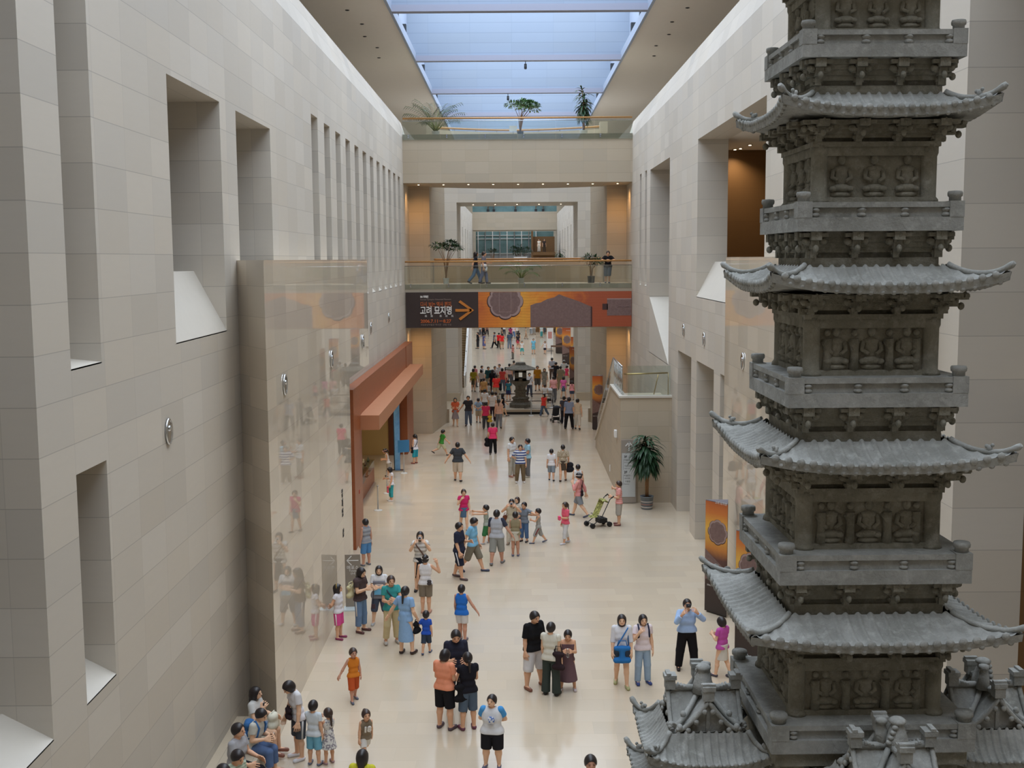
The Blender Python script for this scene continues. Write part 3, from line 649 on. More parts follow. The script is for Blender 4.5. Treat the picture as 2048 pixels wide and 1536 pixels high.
# ------------------------------------------------------------------ lamps in the soffits
GLOW = emit('lamp_glow', (1, .78, .5), 14)
def downlight(x, y, z, lab, grp, on=True):
    t = thing('ceiling_downlight', lab, 'ceiling light', (x, y, z), 0, grp)
    MB().lathe([(.05, -.0), (.09, -.0), (.09, -.02), (.055, -.025)], n=14).build('trim_ring', STEEL if on else DARKMETAL, t)
    MB().lathe([(.052, -.03), (.03, -.036), (.0, -.038)], n=12).build('lamp', GLOW if on else BLACK, t)
for i in range(9): downlight(XL + .7 + i * 1.29, 60.4, 13.35, 'round downlight in the underside of the upper bridge', 'downlights under the upper bridge')
for i in range(5): downlight(-2.7 + 1.5 * i, 79.5, 13.2, 'round downlight in the head of the far portal', 'downlights in the portal head')
for p_ in (at(1470, 298, z=13.4), at(1481, 296, z=13.4), at(1500, 289, z=13.4)): downlight(p_.x, p_.y, 13.4, 'round downlight inside the brown room', 'downlights in the brown room'); spot((p_.x, p_.y, 13.35), 110, 130, (1, .8, .55), .8)
for s, xx in ((-1, -6.7), (1, 7.2)):
    for i in range(14): downlight(xx + .25 * s * (i % 2), 24 + 2.9 * i, 20, 'dark round downlight in the soffit over the ' + ('slotted wall' if s < 0 else 'wall behind the pagoda'), 'soffit downlights over the slotted wall' if s < 0 else 'soffit downlights over the pagoda side', False)
for x, z in ((-5.0, 13.3), (5.6, 13.3)):
    spot((x, 60.3, 13.3), 190, 110, (1, .55, .22), 1., (.0, .5, -1)); spot((x, 60.3, 5.9), 140, 120, (1, .55, .22), 1., (.0, .55, -1))
for x in (-2.5, .3, 3.): spot((x, 60.5, 13.3), 150, 90)
for i, (u, v, y) in enumerate(((1051, 130, 62), (1016, 194, 74))):
    p = at(u, v, y=y); t = thing('pendant_lamp', 'small dark cylinder hanging under the ' + ('second' if i == 0 else 'third') + ' skylight crossbeam', 'ceiling fitting', (p.x, y + (.2 if i == 0 else .2), 19.84 if i else 19.84))  # small unlit lamp hanging below the crossbeam
    MB().lathe([(.02, 0), (.02, -.12), (.07, -.13), (.075, -.36), (.05, -.4)], n=12).build('housing', DARKMETAL, t)
# ------------------------------------------------------------------ plants
def leaf(mb, b, d, L, w, droop, n=5, fold=.25):
    b = Vector(b); d = Vector(d).normalized(); side = d.cross(Vector((0, 0, 1)))
    side = side.normalized() if side.length > .05 else Vector((1, 0, 0)); p = b.copy(); o = len(mb.v); vs = []; fs = []
    for i in range(n + 1):
        t = i / n; ww = w * (math.sin(math.pi * min(1, .12 + .88 * t)) ** .7) * .5 if t < 1 else 0.002
        up = side.cross(d).normalized()
        vs += [p - side * ww + up * ww * fold, p, p + side * ww + up * ww * fold]
        d = (d + Vector((0, 0, -droop / n))).normalized(); p = p + d * L / n
    for i in range(n):
        a = i * 3; fs += [(a, a + 1, a + 4, a + 3), (a + 1, a + 2, a + 5, a + 4)]
    mb.add(vs, fs, True)
def sph(r):
    a = r.uniform(0, 2 * math.pi); z = r.uniform(-.25, 1); h = math.sqrt(1 - min(1, z * z)); return Vector((h * math.cos(a), h * math.sin(a), z))
def pot(t, r, h, m, bands=False):
    p = MB().lathe([(r * .82, 0), (r * .86, .02), (r, h * .94), (r * 1.05, h * .95), (r * 1.05, h), (r * .92, h), (r * .9, h * .9)], n=20).build('pot', m, t)
    if bands:
        for k, c in ((.12, 'b9b0a6'), (.34, '8f6f66'), (.55, 'a9a29b')): MB().lathe([(r * (.865 + .14 * k), h * k), (r * (.885 + .14 * k), h * (k + .01)), (r * (.885 + .14 * k), h * (k + .09)), (r * (.865 + .14 * k), h * (k + .1))], n=20).build('band', mat(c, .5), p)
    MB().lathe([(r * .9, h * .9), (r * .4, h * .93), (0, h * .94)], n=16).build('soil', SOIL, t)
def dracaena(name, lab, loc, H, pr, ph, pm, seed, n=150, cr=.55, bands=False, bare=.4):
    r = random.Random(seed); t = thing(name, lab, 'potted plant', loc); pot(t, pr, ph, pm, bands)
    tr = MB(); lf = MB()
    for k in range(3):
        top = Vector((r.uniform(-.12, .12), r.uniform(-.12, .12), H * (.62 + .11 * k)))
        tr.tube([(.03 * k - .03, 0, ph * .85), (.05 * k - .05, .02, H * .4), top], [.035, .028, .018], 7)
        base = Vector((.05 * k - .05, .02, H * bare))
        for i in range(n // 3):
            f = i / (n / 3); p = base.lerp(top, .1 + .9 * f); a = r.uniform(0, 6.283); up = .1 + .9 * f * f
            leaf(lf, p, (math.cos(a), math.sin(a), up + r.uniform(-.1, .3)), cr * r.uniform(.8, 1.25), .085 * H / 2.6, 2.3 - .9 * f)
    tr.build('stem', BARK, t); lf.build('foliage', LD, t); return t
def palm(name, lab, loc, H, pr, ph, pm, seed, nf=16, m=None, spread=.75):
    r = random.Random(seed); t = thing(name, lab, 'potted plant', loc); pot(t, pr, ph, pm); st = MB(); lf = MB()
    for k in range(nf):
        a = k * 2.4 + r.uniform(-.3, .3); el = r.uniform(.75, 1.35); L = H * r.uniform(.55, .8); d = Vector((math.cos(a) * math.cos(el), math.sin(a) * math.cos(el), math.sin(el)))
        p = Vector((.04 * math.cos(a), .04 * math.sin(a), ph * .9)); pts = [p.copy()]
        for i in range(9):
            d = (d + Vector((math.cos(a) * .03, math.sin(a) * .03, -.17 * (i / 4) * spread))).normalized(); p = p + d * L / 9 * 1.35; pts.append(p.copy())
            if i > 2:
                s = d.cross(Vector((0, 0, 1))).normalized()
                for sg in (-1, 1):
                    for q in (0, .5): leaf(lf, pts[-2].lerp(p, q), s * sg + d * .7 + Vector((0, 0, .1)), H * .17, H * .017, .9, 3)
        st.tube(pts, [.016] * 3 + [.007] * 7, 5)
    st.build('stem', mat('6f7a45', .7, .2), t); lf.build('foliage', m or LG, t); return t
def bush(name, lab, loc, H, pr, ph, pm, seed, n=420, cr=(.5, .5, .4), cz=.68, m=None, ls=.12, lw=.05, clusters=9):
    r = random.Random(seed); t = thing(name, lab, 'potted plant', loc); pot(t, pr, ph, pm); st = MB(); lf = MB()
    cs = []
    for k in range(clusters):
        d = sph(r); c = Vector((d.x * cr[0] * .75, d.y * cr[1] * .75, H * cz + d.z * cr[2] * .8)); cs.append(c)
        st.tube([(r.uniform(-.03, .03), r.uniform(-.03, .03), ph * .9), (c.x * .25, c.y * .25, ph + (c.z - ph) * .55), c], [.022, .015, .006], 6)
    for i in range(n):
        c = cs[i % clusters]; d = sph(r); leaf(lf, c + Vector((d.x * cr[0] * .4, d.y * cr[1] * .4, d.z * cr[2] * .35)), d + Vector((0, 0, .2)), ls * r.uniform(.7, 1.3), lw, 1.0, 3)
    st.build('stem', BARK, t); lf.build('foliage', m or LD, t); return t
dracaena('potted_dracaena', 'tall drooping green dracaena in a striped pot beside the directory board', (5.03, 43.0, 0), 3.25, .25, .5, mat('6f767c', .5, .4, name='grey_pot'), 3, 300, .72, True, .50)
palm('potted_palm', 'feathery palm in a pale pot behind the upper railing', (-3.98, 60.9, 15.78), 2.1, .2, .32, POTW, 5, 26, LD, .62)
bush('potted_shrub', 'spreading leafy shrub in a dark square pot at the middle of the upper railing', (.42, 61.0, 15.78), 1.95, .17, .3, POTD, 6, 800, (.95, .5, .45), .72, LG, .17, .075)
dracaena('potted_dracaena', 'upright dracaena in a pale pot behind the upper railing', (3.72, 60.9, 15.78), 2.9, .2, .32, POTW, 9, 150, .55, False, .28)
bush('potted_tree', 'small round headed tree in a pale pot behind the lower railing', (-3.52, 60.6, 8.2), 2.2, .16, .3, POTW, 12, 620, (.78, .6, .42), .80, LD, .16, .07)
palm('potted_palm', 'low arching palm in a pale pot behind the lower railing', (.42, 60.6, 8.2), 1.35, .17, .28, POTW, 13, 16, LG, 1.0)
bush('potted_shrub', 'bushy green shrub in a dark pot beside the person leaning on the lower railing', (4.1, 60.7, 8.2), 1.5, .2, .36, POTD, 14, 420, (.55, .5, .42), .66, LD, .2, .05)
palm('potted_palm', 'wide palm standing in the far portal behind the bridge', (-2.75, 79, 8.2), 1.75, .2, .3, POTW, 15, 13, LG, .55)
bush('potted_shrub', 'clipped round dark shrub standing in the far portal behind the bridge', (.45, 79, 8.2), 2.35, .25, .3, POTD, 16, 900, (.75, .6, .5), .72, LD, .13, .05, 14)
dracaena('potted_dracaena', 'spiky dark plant standing in the far portal near its pale side wall', (3.2, 78.6, 8.2), 2.2, .22, .3, POTD, 17, 110, .6, False, .4)
bush('potted_shrub', 'thin dark shrub standing in the far portal behind the two walkers', (-1.35, 78.6, 8.2), 1.95, .2, .3, POTD, 18, 160, (.42, .3, .16), .9, LD, .14, .06)
t = thing('planter_box', 'white rectangular planter standing before the clipped shrub in the far portal', 'planter', (.5, 77.9, 8.2)); MB().box(-.45, .45, -.2, .2, 0, 1.42).build('box', WHITEP, t); MB().box(-.4, .4, -.15, .15, 1.4, 1.44).build('soil', SOIL, t)
dracaena('potted_dracaena', 'dark leafy plant peeping round the edge of the second big window recess', (-6.42, 25.2, 9.3), 1.7, .12, .2, POTD, 19, 110, .24, False, .2)
t = thing('paper_notice', 'small white notice standing behind the shrub on the upper bridge', 'notice', (.05, 62.0, 15.78)); MB().box(-.2, .2, -.012, .012, .42, .7).build('sheet', WHITEP, t); MB().tube([(0, .02, 0), (0, .02, .5)], .015, 6).build('stand', STEEL, t)
# ------------------------------------------------------------------ stair block and directory board
sb = MB().prism([(44.1, 0), (44.1, 4.12), (48.3, 4.12), (57.5, .35), (57.5, 0)], 'x', 4.12, 4.32).box(4.32, XR, 44.1, 44.3, 0, 4.12)
sb.box(4.32, XR, 44.3, 47.6, 3.6, 3.9)
for i in range(24): sb.box(4.32, XR, 47.6 + .39 * i, 47.6 + .39 * (i + 1), 0, max(.1, 3.9 - .16 * (i + 1)))
struct(sb, 'wall_stair_block', STONE_D)
t = bpy.data.objects.new('trim_3', None); col.objects.link(t); t['kind'] = 'structure'
MB().prism([(44.04, 4.121), (44.04, 4.2), (48.35, 4.2), (57.5, .45), (57.5, .35), (48.3, 4.12)], 'x', 4.06, 4.36).build('side_slab', WHITE_STONE, t); MB().box(4.36, XR, 44.04, 44.36, 4.12, 4.2).build('front_slab', WHITE_STONE, t)
t = thing('stair_railing', 'glass railing with a brass handrail on top of the stair block', 'railing', (0, 0, 0))
MB().box(4.4, 6.05, 44.19, 44.21, 4.2, 5.35).build('glass_pane', GLASS, t)
MB().prism([(44.3, 4.2), (44.3, 5.3), (48.4, 5.3), (57.4, 1.5), (57.4, .45), (48.35, 4.2)], 'x', 4.2, 4.22).build('glass_pane', GLASS, t)
BRASS = mat('b9a06c', .3, .5, .9, name='brass', var=.05)
MB().tube([(4.3, 44.5, 5.0), (4.42, 44.32, 5.02), (5.98, 44.32, 5.06)], .03, 8).build('handrail', BRASS, t); MB().tube([(5.98, 44.3, 4.2), (5.98, 44.3, 5.06)], .016, 6).build('post', BRASS, t); MB().tube([(5.45, 44.5, 4.2), (5.62, 44.5, 4.98)], .02, 6).build('brace', BRASS, t)
for i in range(6): MB().tube([(4.21, 44.7 + .62 * i, 4.2), (4.21, 44.7 + .62 * i, 5.25)], .028, 6).build('post', CHROME, t)
MB().tube([(4.21, 44.4, 5.3), (4.21, 48.4, 5.3), (4.21, 57.3, 1.52)], .03, 8).build('handrail', STEEL, t)
db = thing('directory_board', 'tall grey directory board with a white arrow and a white floor list', 'sign', (4.44, 43.98, 0))
MB().box(-.29, .29, 0, .1, .02, 2.5).build('board', mat('9c9389', .6, .3, name='grey_board', var=.03, scale=3), db); MB().box(-.27, .25, -.012, .0, .26, 1.98).build('list_panel', mat('c4c8c8', .5, .3, name='white_panel', var=.02), db)
a_ = MB().box(-.018, .022, -.016, -.004, 2.06, 2.42)
for sg in (-1, 1): a_.prism([(.002, 2.44), (.002, 2.37), (sg * .13, 2.24), (sg * .15, 2.27)] if sg > 0 else [(.002, 2.44), (-.146, 2.27), (-.126, 2.24), (.002, 2.37)], 'y', -.016, -.004)
a_.build('arrow', WHITEP, db)
def dtext(s, x, z, sz, bold=0.): text('lettering', s, DARKMETAL, sz, frame((x, -.014, z), (1, 0, 0), (0, 0, 1)), db, bold=bold, ext=.001)
dtext('3F', -.19, 1.80, .12, .004); dtext('미술관 II', -.19, 1.68, .085); dtext('조각·공예관', -.19, 1.59, .06); dtext('아시아관', -.17, 1.45, .075); dtext('Asian Art', -.17, 1.36, .055)
dtext('2F', -.19, 1.19, .13, .004); dtext('미술관 I', -.19, 1.07, .085); dtext('서예·회화', -.19, .97, .06); dtext('기증관', -.15, .84, .075); dtext('Donation', -.19, .75, .055)
MB().box(-.215, -.208, -.014, -.008, .72, 1.14).box(-.215, -.208, -.014, -.008, 1.33, 1.75).build('rule', DARKMETAL, db)
tt = thing('wall_box', 'small white box fixed to the stair block corner above the directory board', 'wall box', (4.11, 45.6, 2.5)); MB().box(-.1, 0, -.16, .16, -.14, .14).build('housing', WHITEP, tt); MB().box(-.11, -.1, -.1, .1, -.08, .08).build('cover', WHITEP, tt)
tt = thing('floor_socket_post', 'little white fitting low on the stair block wall', 'wall fitting', (4.11, 48.6, .55)); MB().box(-.03, 0, -.05, .05, -.14, .14).build('plate', WHITEP, tt)
# glass guide sign on the left
gs = thing('guide_sign', 'brownish glass guide sign with a white arrow on a pale metal base', 'sign', (-4.42, 30.6, 0), .08)
MB().box(-.21, .21, -.012, .012, .06, 1.52).build('panel', mat('8e867b', .25, .5, name='bronze_glass', var=.03, scale=3), gs); MB().prism([(-.22, 0), (.2, 0), (.2, .03), (.0, .07), (-.22, .03)], 'x', -.25, .25).build('base', mat('c2cdd0', .3, .5, name='pale_metal', var=.02), gs)
a_ = MB().box(-.14, .16, -.018, -.012, 1.345, 1.37)
for sg in (-1, 1): a_.prism([(-.165, 1.357), (-.14, 1.357 + .002 * sg), (-.02, 1.357 + sg * .12), (-.04, 1.357 + sg * .135)], 'y', -.018, -.012)
a_.build('arrow', WHITEP, gs)
for s_, z_, k_ in (('매표소', 1.12, .12), ('Tickets', 1.05, .07), ('안내', .97, .07)): text('lettering', s_, WHITEP, k_, frame((.0, -.014, z_), (1, 0, 0), (0, 0, 1)), gs, 'CENTER', ext=.001)
# ------------------------------------------------------------------ triangular poster columns
def tri_mat():
    m = NT('orange_poster_print'); px, py, pz = m.sep(m.obj()); n = m.noise(1.1, 4, .6, m.obj(), 1.)
    g = m.math('ADD', pz, m.math('MULTIPLY', m.math('SUBTRACT', n, .5), .35)); g = m.math('DIVIDE', g, 3.2)
    m.col(m.ramp(g, [(0., srgb('2e2624')), (.33, srgb('3d2a26')), (.47, srgb('5a3a34')), (.56, srgb('c07a35')), (.72, srgb('e0b04a')), (.86, srgb('c97536')), (1., srgb('a5502c'))])); m.p(Roughness=.45); return m.mat
TRI = tri_mat(); TRIS = mat('4a4240', .5, .3, name='poster_column_dark', var=.05)
def tri_column(x, y, rz, lab, H=3.05, w=.62, d=.45):
    t = thing('poster_column', lab, 'poster column', (x, y, 0), rz, 'triangular poster columns')
    MB().prism([(-w, -.0), (w, -.0), (0, d)], 'z', .04, H).build('body', TRIS, t); MB().box(-w, w, -.012, -.001, .04, H).build('poster', TRI, t); MB().prism([(-w, -.01), (w, -.01), (0, d)], 'z', H, H + .02).build('lid', mat('6d6a72', .5, name='grey_lid'), t); MB().prism([(-w * .9, .03), (w * .9, .03), (0, d * .9)], 'z', 0, .05).build('base', DARKMETAL, t)
    plaque(t, w * .14, 2.25, w * .84, -.013, None)
    b = MB().prism([(-w, 1.75), (-.2, 1.62), (w * .6, 1.35), (w * .7, 1.1), (-w, .9)], 'y', -.018, -.012).build('printed_tablet', PLQ, t)
    text('lettering', '고려 묘지명', WTX, .085, frame((-.05, -.02, 3.02), (1, 0, 0), (0, 0, 1)), t, ext=.001); text('lettering', '2006.7.11－8.27', WTX, .06, frame((-.3, -.02, .75), (1, 0, 0), (0, 0, 1)), t, ext=.001)
tri_column(5.35, 29.9, -.9, 'orange and dark triangular poster column standing by the man with a camera', w=.38)
tri_column(5.5, 26.45, -.9, 'orange and dark triangular poster column half hidden behind the pagoda roof', w=.38, d=.38)
tri_column(4.68, 63.3, -.15, 'orange and dark triangular poster column against the pier beside the stair block', 3.0, w=.33)
tri_column(4.2, 81.6, -.9, 'orange and dark triangular poster column inside the far portal', 3.2, w=.33)
tri_column(4.95, 92, -.5, 'orange and dark triangular poster column first beyond the far portal', 3.2, w=.4)
tri_column(4.75, 103, -.5, 'orange and dark triangular poster column second beyond the far portal', 3.3, w=.42)
tri_column(4.6, 115, -.5, 'orange and dark triangular poster column farthest beyond the portal', 3.4, w=.42)
# ------------------------------------------------------------------ stone lantern pagoda on its plinth
ln = thing('stone_lantern', 'old grey stone lantern with a wide round hatted roof on a low platform', 'stone lantern', (.42, 71.2, 0))
LST = pagoda_stone('lantern_granite', '7a776f', '57554e', '8d8b84', .6)
def octo(prof, nm, n=8, m=LST): return MB().lathe(prof, n=n, smooth=False, M=Matrix.Rotation(math.pi / 8, 4, 'Z')).build(nm, m, ln)
octo([(.75, .3), (.75, .5), (.68, .55), (.55, .62), (.52, .8), (.6, .86), (.42, .95)], 'base_stone')
octo([(.40, .9), (.36, 1.0), (.36, 1.2), (.44, 1.25), (.44, 1.32), (.34, 1.38), (.36, 1.6), (.45, 1.7)], 'shaft')
octo([(.45, 1.68), (.62, 1.84), (.62, 1.94), (.45, 1.96)], 'lotus_stone')
for k in range(4):
    M = Matrix.Rotation(k * math.pi / 2, 4, 'Z')
    MB().box(-.36, -.11, -.37, -.27, 1.94, 2.6, M).box(.11, .36, -.37, -.27, 1.94, 2.6, M).box(-.36, .36, -.37, -.27, 1.94, 2.12, M).box(-.36, .36, -.37, -.27, 2.48, 2.6, M).build('fire_chamber_side', LST, ln)
octo([(.4, 2.58), (.98, 2.64), (1.0, 2.70), (.66, 2.82), (.38, 2.92), (.36, 2.98), (.3, 3.0)], 'roof_stone'); octo([(.3, 2.98), (.34, 3.04), (.3, 3.08), (.22, 3.1)], 'cap_stone')
t = thing('plinth_platform', 'low grey platform with a dark base under the stone lantern', 'platform', (.42, 71.2, 0)); MB().box(-1.35, 1.35, -1.35, 1.35, 0, .16).build('base', BLACK, t); MB().box(-1.4, 1.4, -1.4, 1.4, .16, .3).build('top', mat('a79a88', .6, .3, name='platform_stone'), t)
for i, (x, y) in enumerate(((-1.3, 69.3), (.72, 69.25), (2.1, 69.6), (2.1, 72.9), (-1.3, 72.9))): stanchion(x + .42 - .1, y, 'steel barrier post ' + ('beside the striding woman in black', 'standing in front of the lantern plinth', 'beside the girl in the red top', 'behind the lantern on the portal side', 'behind the lantern on the staircase side')[i])
t = thing('barrier_belt', 'dark belts strung between the posts around the stone lantern', 'barrier belt', (.42, 71.2, 0))
for z in (.42, .88): MB().box(1.98, 2.0, -1.5, 1.65, z, z + .05).box(.2, 1.98, -1.92, -1.9, z, z + .03).box(-1.4, 2.0, 1.68, 1.7, z, z + .05).build('belt', mat('3c2a28', .6, name='belt_webbing'), t)
# ------------------------------------------------------------------ far staircase, far barriers and signs
st = MB()
for i in range(40): st.box(-5.4, -3.72, 85 + .34 * i, 85 + .34 * (i + 1) + (.0 if i % 13 else .5), 0, .165 * (i + 1))
struct(st, 'floor_far_stairs', stone_tiles('stair_stone', '8a7558', 1.2, .165, .1, .6, .2, .7, fine=.03))
t = thing('staircase_railing', 'bright glass balustrade climbing the far staircase', 'railing', (0, 0, 0))
MB().prism([(84.8, 0), (84.8, .9), (98.6, 7.6), (98.6, 0)], 'x', -3.7, -3.58).build('side_wall', WHITEP, t)  # white colour stands in for strong skylight on this wall
MB().prism([(84.9, .1), (84.9, 1.15), (98.6, 7.8), (98.6, 6.7)], 'x', -3.56, -3.53).build('glass_pane', mat('e9ecef', .2, .5, name='reflection_white_glass', var=.01), t)  # opaque near-white colour paints in the light reflected by the pane
for i in range(7): MB().tube([(-3.64, 86 + 2 * i, .8 + .97 * i), (-3.64, 86 + 2 * i, 1.5 + .97 * i)], .05, 6).build('post', DARKMETAL, t)
t = thing('standing_banner', 'white standing banner with red print on the far floor', 'banner', (3.75, 118, 0)); MB().box(-.33, .33, -.03, .03, .3, 2.4).build('sheet', WHITEP, t); MB().box(-.2, .2, -.035, -.03, 1.3, 2.0).build('print', mat('c98c84', .6, name='pale_red_print', var=.3, scale=12), t); MB().box(-.36, .36, -.2, .2, 0, .05).box(-.02, .02, .03, .06, .05, 2.4).build('stand', STEEL, t)
t = thing('barrier_rail', 'brown rail barrier beside the white banner on the far floor', 'barrier', (4.6, 114, 0)); MB().box(-.9, .6, -.04, .04, .72, .9).build('rail', mat('6b5344', .6), t)
for x in (-.85, .55): MB().tube([(x, 0, 0), (x, 0, .75)], .03, 6).build('post', DARKMETAL, t)
t = thing('wall_banner', 'narrow lavender banner with white letters on the far wall of the second hall', 'banner', (XL + .05, 114, 0)); MB().box(0, .04, -5, 5, 8.4, 14.2).build('sheet', mat('9b96ad', .7, .2, name='lavender_cloth', var=.03), t)
for i, ch in enumerate('역사관'): text('letter', ch, WTX, 1.0, frame((.06, -.8, 12.4 - 1.15 * i), (0, 1, 0), (0, 0, 1)), t, ext=.01)
# far window wall
TEAL = NT('far_window_glass'); px, py, pz = TEAL.sep(TEAL.obj()); n_ = TEAL.noise(.6, 4, .6, TEAL.obj()); TEAL.col(TEAL.mix(n_, srgb('3f5f62'), srgb('86a7a8'))); TEAL.p(Roughness=.2); TEAL = TEAL.mat
fw = thing('window_wall', 'far window wall with teal glass above white panels between slim mullions', 'window wall', (0, 168, 0))
MB().box(XL + .2, XR - .2, 0, .1, 10.2, 13.4).build('glass', TEAL, fw); MB().box(XL + .2, XR - .2, 0, .1, 6.2, 10.2).build('white_panel', mat('aab0b4', .6, name='white_spandrel', var=.03), fw); MB().box(-1.7, 3.2, -.06, .0, 6.2, 7.6).build('low_glass', mat('4c5557', .3, name='grey_glass'), fw)
for i in range(9): MB().box(-5.1 + 1.05 * i, -4.98 + 1.05 * i, -.18, 0, 6.2, 13.4).build('mullion', WHITEP if i % 2 == 0 else STEEL, fw)
for z in (10.2, 12.3, 12.8): MB().box(XL + .3, 2.8, -.1, .0, z, z + .08).build('transom', WHITEP, fw)
struct(MB().box(2.6, 5.4, 150, 153, 0, 12.3).box(2.4, 2.6, 149, 153, 0, 13.0), 'wall_far_brown', WALLBROWN)
t = thing('far_railing', 'teal tinted glass railing on top of the farthest bridge', 'railing', (0, 161, 15.9)); MB().box(XL, XR, 0, .03, 0, 1.9).build('glass_pane', TEAL, t); MB().tube([(XL, 0, 1.9), (XR, 0, 1.9)], .05, 6).build('top_rail', STEEL, t)
for i, x in enumerate((-3.4, -2.6, .4, 3.2, 4.2)): bush('potted_shrub', 'small dark plant on the farthest bridge ' + ('nearest the lavender banner', 'second from the lavender banner', 'at its middle', 'second from the pale blue wall', 'nearest the pale blue wall')[i], (x, 160.45, 15.9), 1.6, .2, .35, POTD, 40 + i, 60, (.3, .25, .45), .6, LD, .22, .1, 5)
# ------------------------------------------------------------------ pushchair
MS = mat('3b3d40', .4, .4, .5, name='pushchair_frame'); GRN = NT('green_pattern_cloth'); GRN.col(GRN.ramp(GRN.noise(16, 3, .6, GRN.obj()), [(.35, srgb('55552f')), (.5, srgb('8b8a48')), (.62, srgb('b3b26a'))])); GRN.p(Roughness=.8); GRN = GRN.mat
def pushchair(lab, loc, rz, cloth):
    t = thing('pushchair', lab, 'pushchair', loc, rz)           # faces -Y
    f = MB()
    for s in (-1, 1):
        f.tube([(s * .22, -.42, .10), (s * .22, -.05, .36), (s * .22, .28, .98), (s * .22, .36, 1.04)], .016, 7).tube([(s * .23, .26, .10), (s * .22, -.05, .40), (s * .22, -.25, .45)], .014, 7)
    f.tube([(-.22, -.42, .16), (.22, -.42, .16)], .014, 6).tube([(-.23, .22, .16), (.23, .22, .16)], .014, 6); f.build('frame', MS, t)
    for s in (-1, 1):
        MB().tube([(s * .22, .34, 1.02), (s * .22, .42, 1.08), (s * .22, .47, 1.02)], .024, 7).build('handle', BLACK, t)
        for y in (-.42, .26):
            for dx in (-.035, .035): MB().lathe([(.03, -.014), (.085, -.014), (.09, -.006), (.09, .006), (.085, .014), (.03, .014)], n=16, M=Matrix.Translation((s * .23 + dx, y, .09)) @ Matrix.Rotation(math.pi / 2, 4, 'Y')).build('wheel', BLACK, t)
    c = MB().grid(lambda a, b: Vector((-.2 + .4 * a, (-.22 + .5 * (b - .4) / .6 * .62 if b > .4 else -.22 - .16 * (.4 - b) / .4 + .0), .36 + (.62 * (b - .4) / .6 if b > .4 else .02) - .05 * math.sin(math.pi * a))), 10, 14)
    c.build('seat', cloth, t); MB().grid(lambda a, b: Vector((-.22 + .44 * a, .06 + .18 * math.cos(b * 2.0) - .18 * 0, .84 + .16 * math.sin(b * 2.2) * (.6 + .4 * math.sin(math.pi * a)))), 10, 8).build('hood', cloth, t); MB().box(-.17, .17, -.1, .2, .14, .3).build('basket', BLACK, t)
    return t
pushchair('green patterned pushchair held by the woman in a pink striped top', tuple(at(1200, 1052, z=0)), -1.15, GRN)
pushchair('dark pushchair with a pale seat beside the person in a salmon shirt', tuple(at(1100, 806, z=0)), 2.9, mat('c9c8cc', .7, name='pale_pushchair_cloth'))
pushchair('dark pushchair pushed by the man in a charcoal shirt near the poster column', (at(1122, 848, z=0).x - .25, at(1122, 848, z=0).y + .75, 0), 3.3, mat('35353b', .7, name='dark_pushchair_cloth'))
# ------------------------------------------------------------------ people: one smooth surface per body, clothes that follow it
def surface_nets(V, org, h):
    nx, ny, nz = V.shape; S = V < 0
    c = S[:-1, :-1, :-1].astype(np.int8)
    n = sum(S[i:nx - 1 + i, j:ny - 1 + j, k:nz - 1 + k].astype(np.int8) for i in (0, 1) for j in (0, 1) for k in (0, 1))
    act = (n > 0) & (n < 8); idx = np.full(act.shape, -1, np.int64); ii = np.argwhere(act); idx[act] = np.arange(len(ii))
    acc = np.zeros((len(ii), 3)); cnt = np.zeros(len(ii))
    x, y, z = ii.T
    for ax in range(3):
        o = [0, 1, 2]; o.remove(ax)
        for a in (0, 1):
            for b in (0, 1):
                d = np.zeros(3, int); d[o[0]] = a; d[o[1]] = b; e = d.copy(); e[ax] = 1
                v0 = V[x + d[0], y + d[1], z + d[2]]; v1 = V[x + e[0], y + e[1], z + e[2]]
                m = (v0 < 0) != (v1 < 0); t = np.where(m, v0 / np.where(m, v0 - v1, 1), 0)
                p = np.tile(d.astype(float), (len(ii), 1)); p[:, ax] = t
                acc[m] += p[m]; cnt += m
    vs = (ii + acc / cnt[:, None]) * h + org
    fs = []
    for ax in range(3):
        o = [(ax + 1) % 3, (ax + 2) % 3]
        sl0 = [slice(None)] * 3; sl1 = [slice(None)] * 3; sl0[ax] = slice(0, -1); sl1[ax] = slice(1, None)
        A, B = S[tuple(sl0)], S[tuple(sl1)]; e = np.argwhere(A != B)
        e = e[(e[:, o[0]] > 0) & (e[:, o[1]] > 0) & (e[:, o[0]] < V.shape[o[0]] - 1) & (e[:, o[1]] < V.shape[o[1]] - 1)]
        if not len(e): continue
        def cell(a, b):
            q = e.copy(); q[:, o[0]] -= a; q[:, o[1]] -= b; return idx[q[:, 0], q[:, 1], q[:, 2]]
        q = np.stack([cell(1, 1), cell(0, 1), cell(0, 0), cell(1, 0)], 1); f = A[e[:, 0], e[:, 1], e[:, 2]]
        q[~f] = q[~f][:, ::-1]; fs.append(q)
    return vs, np.concatenate(fs)
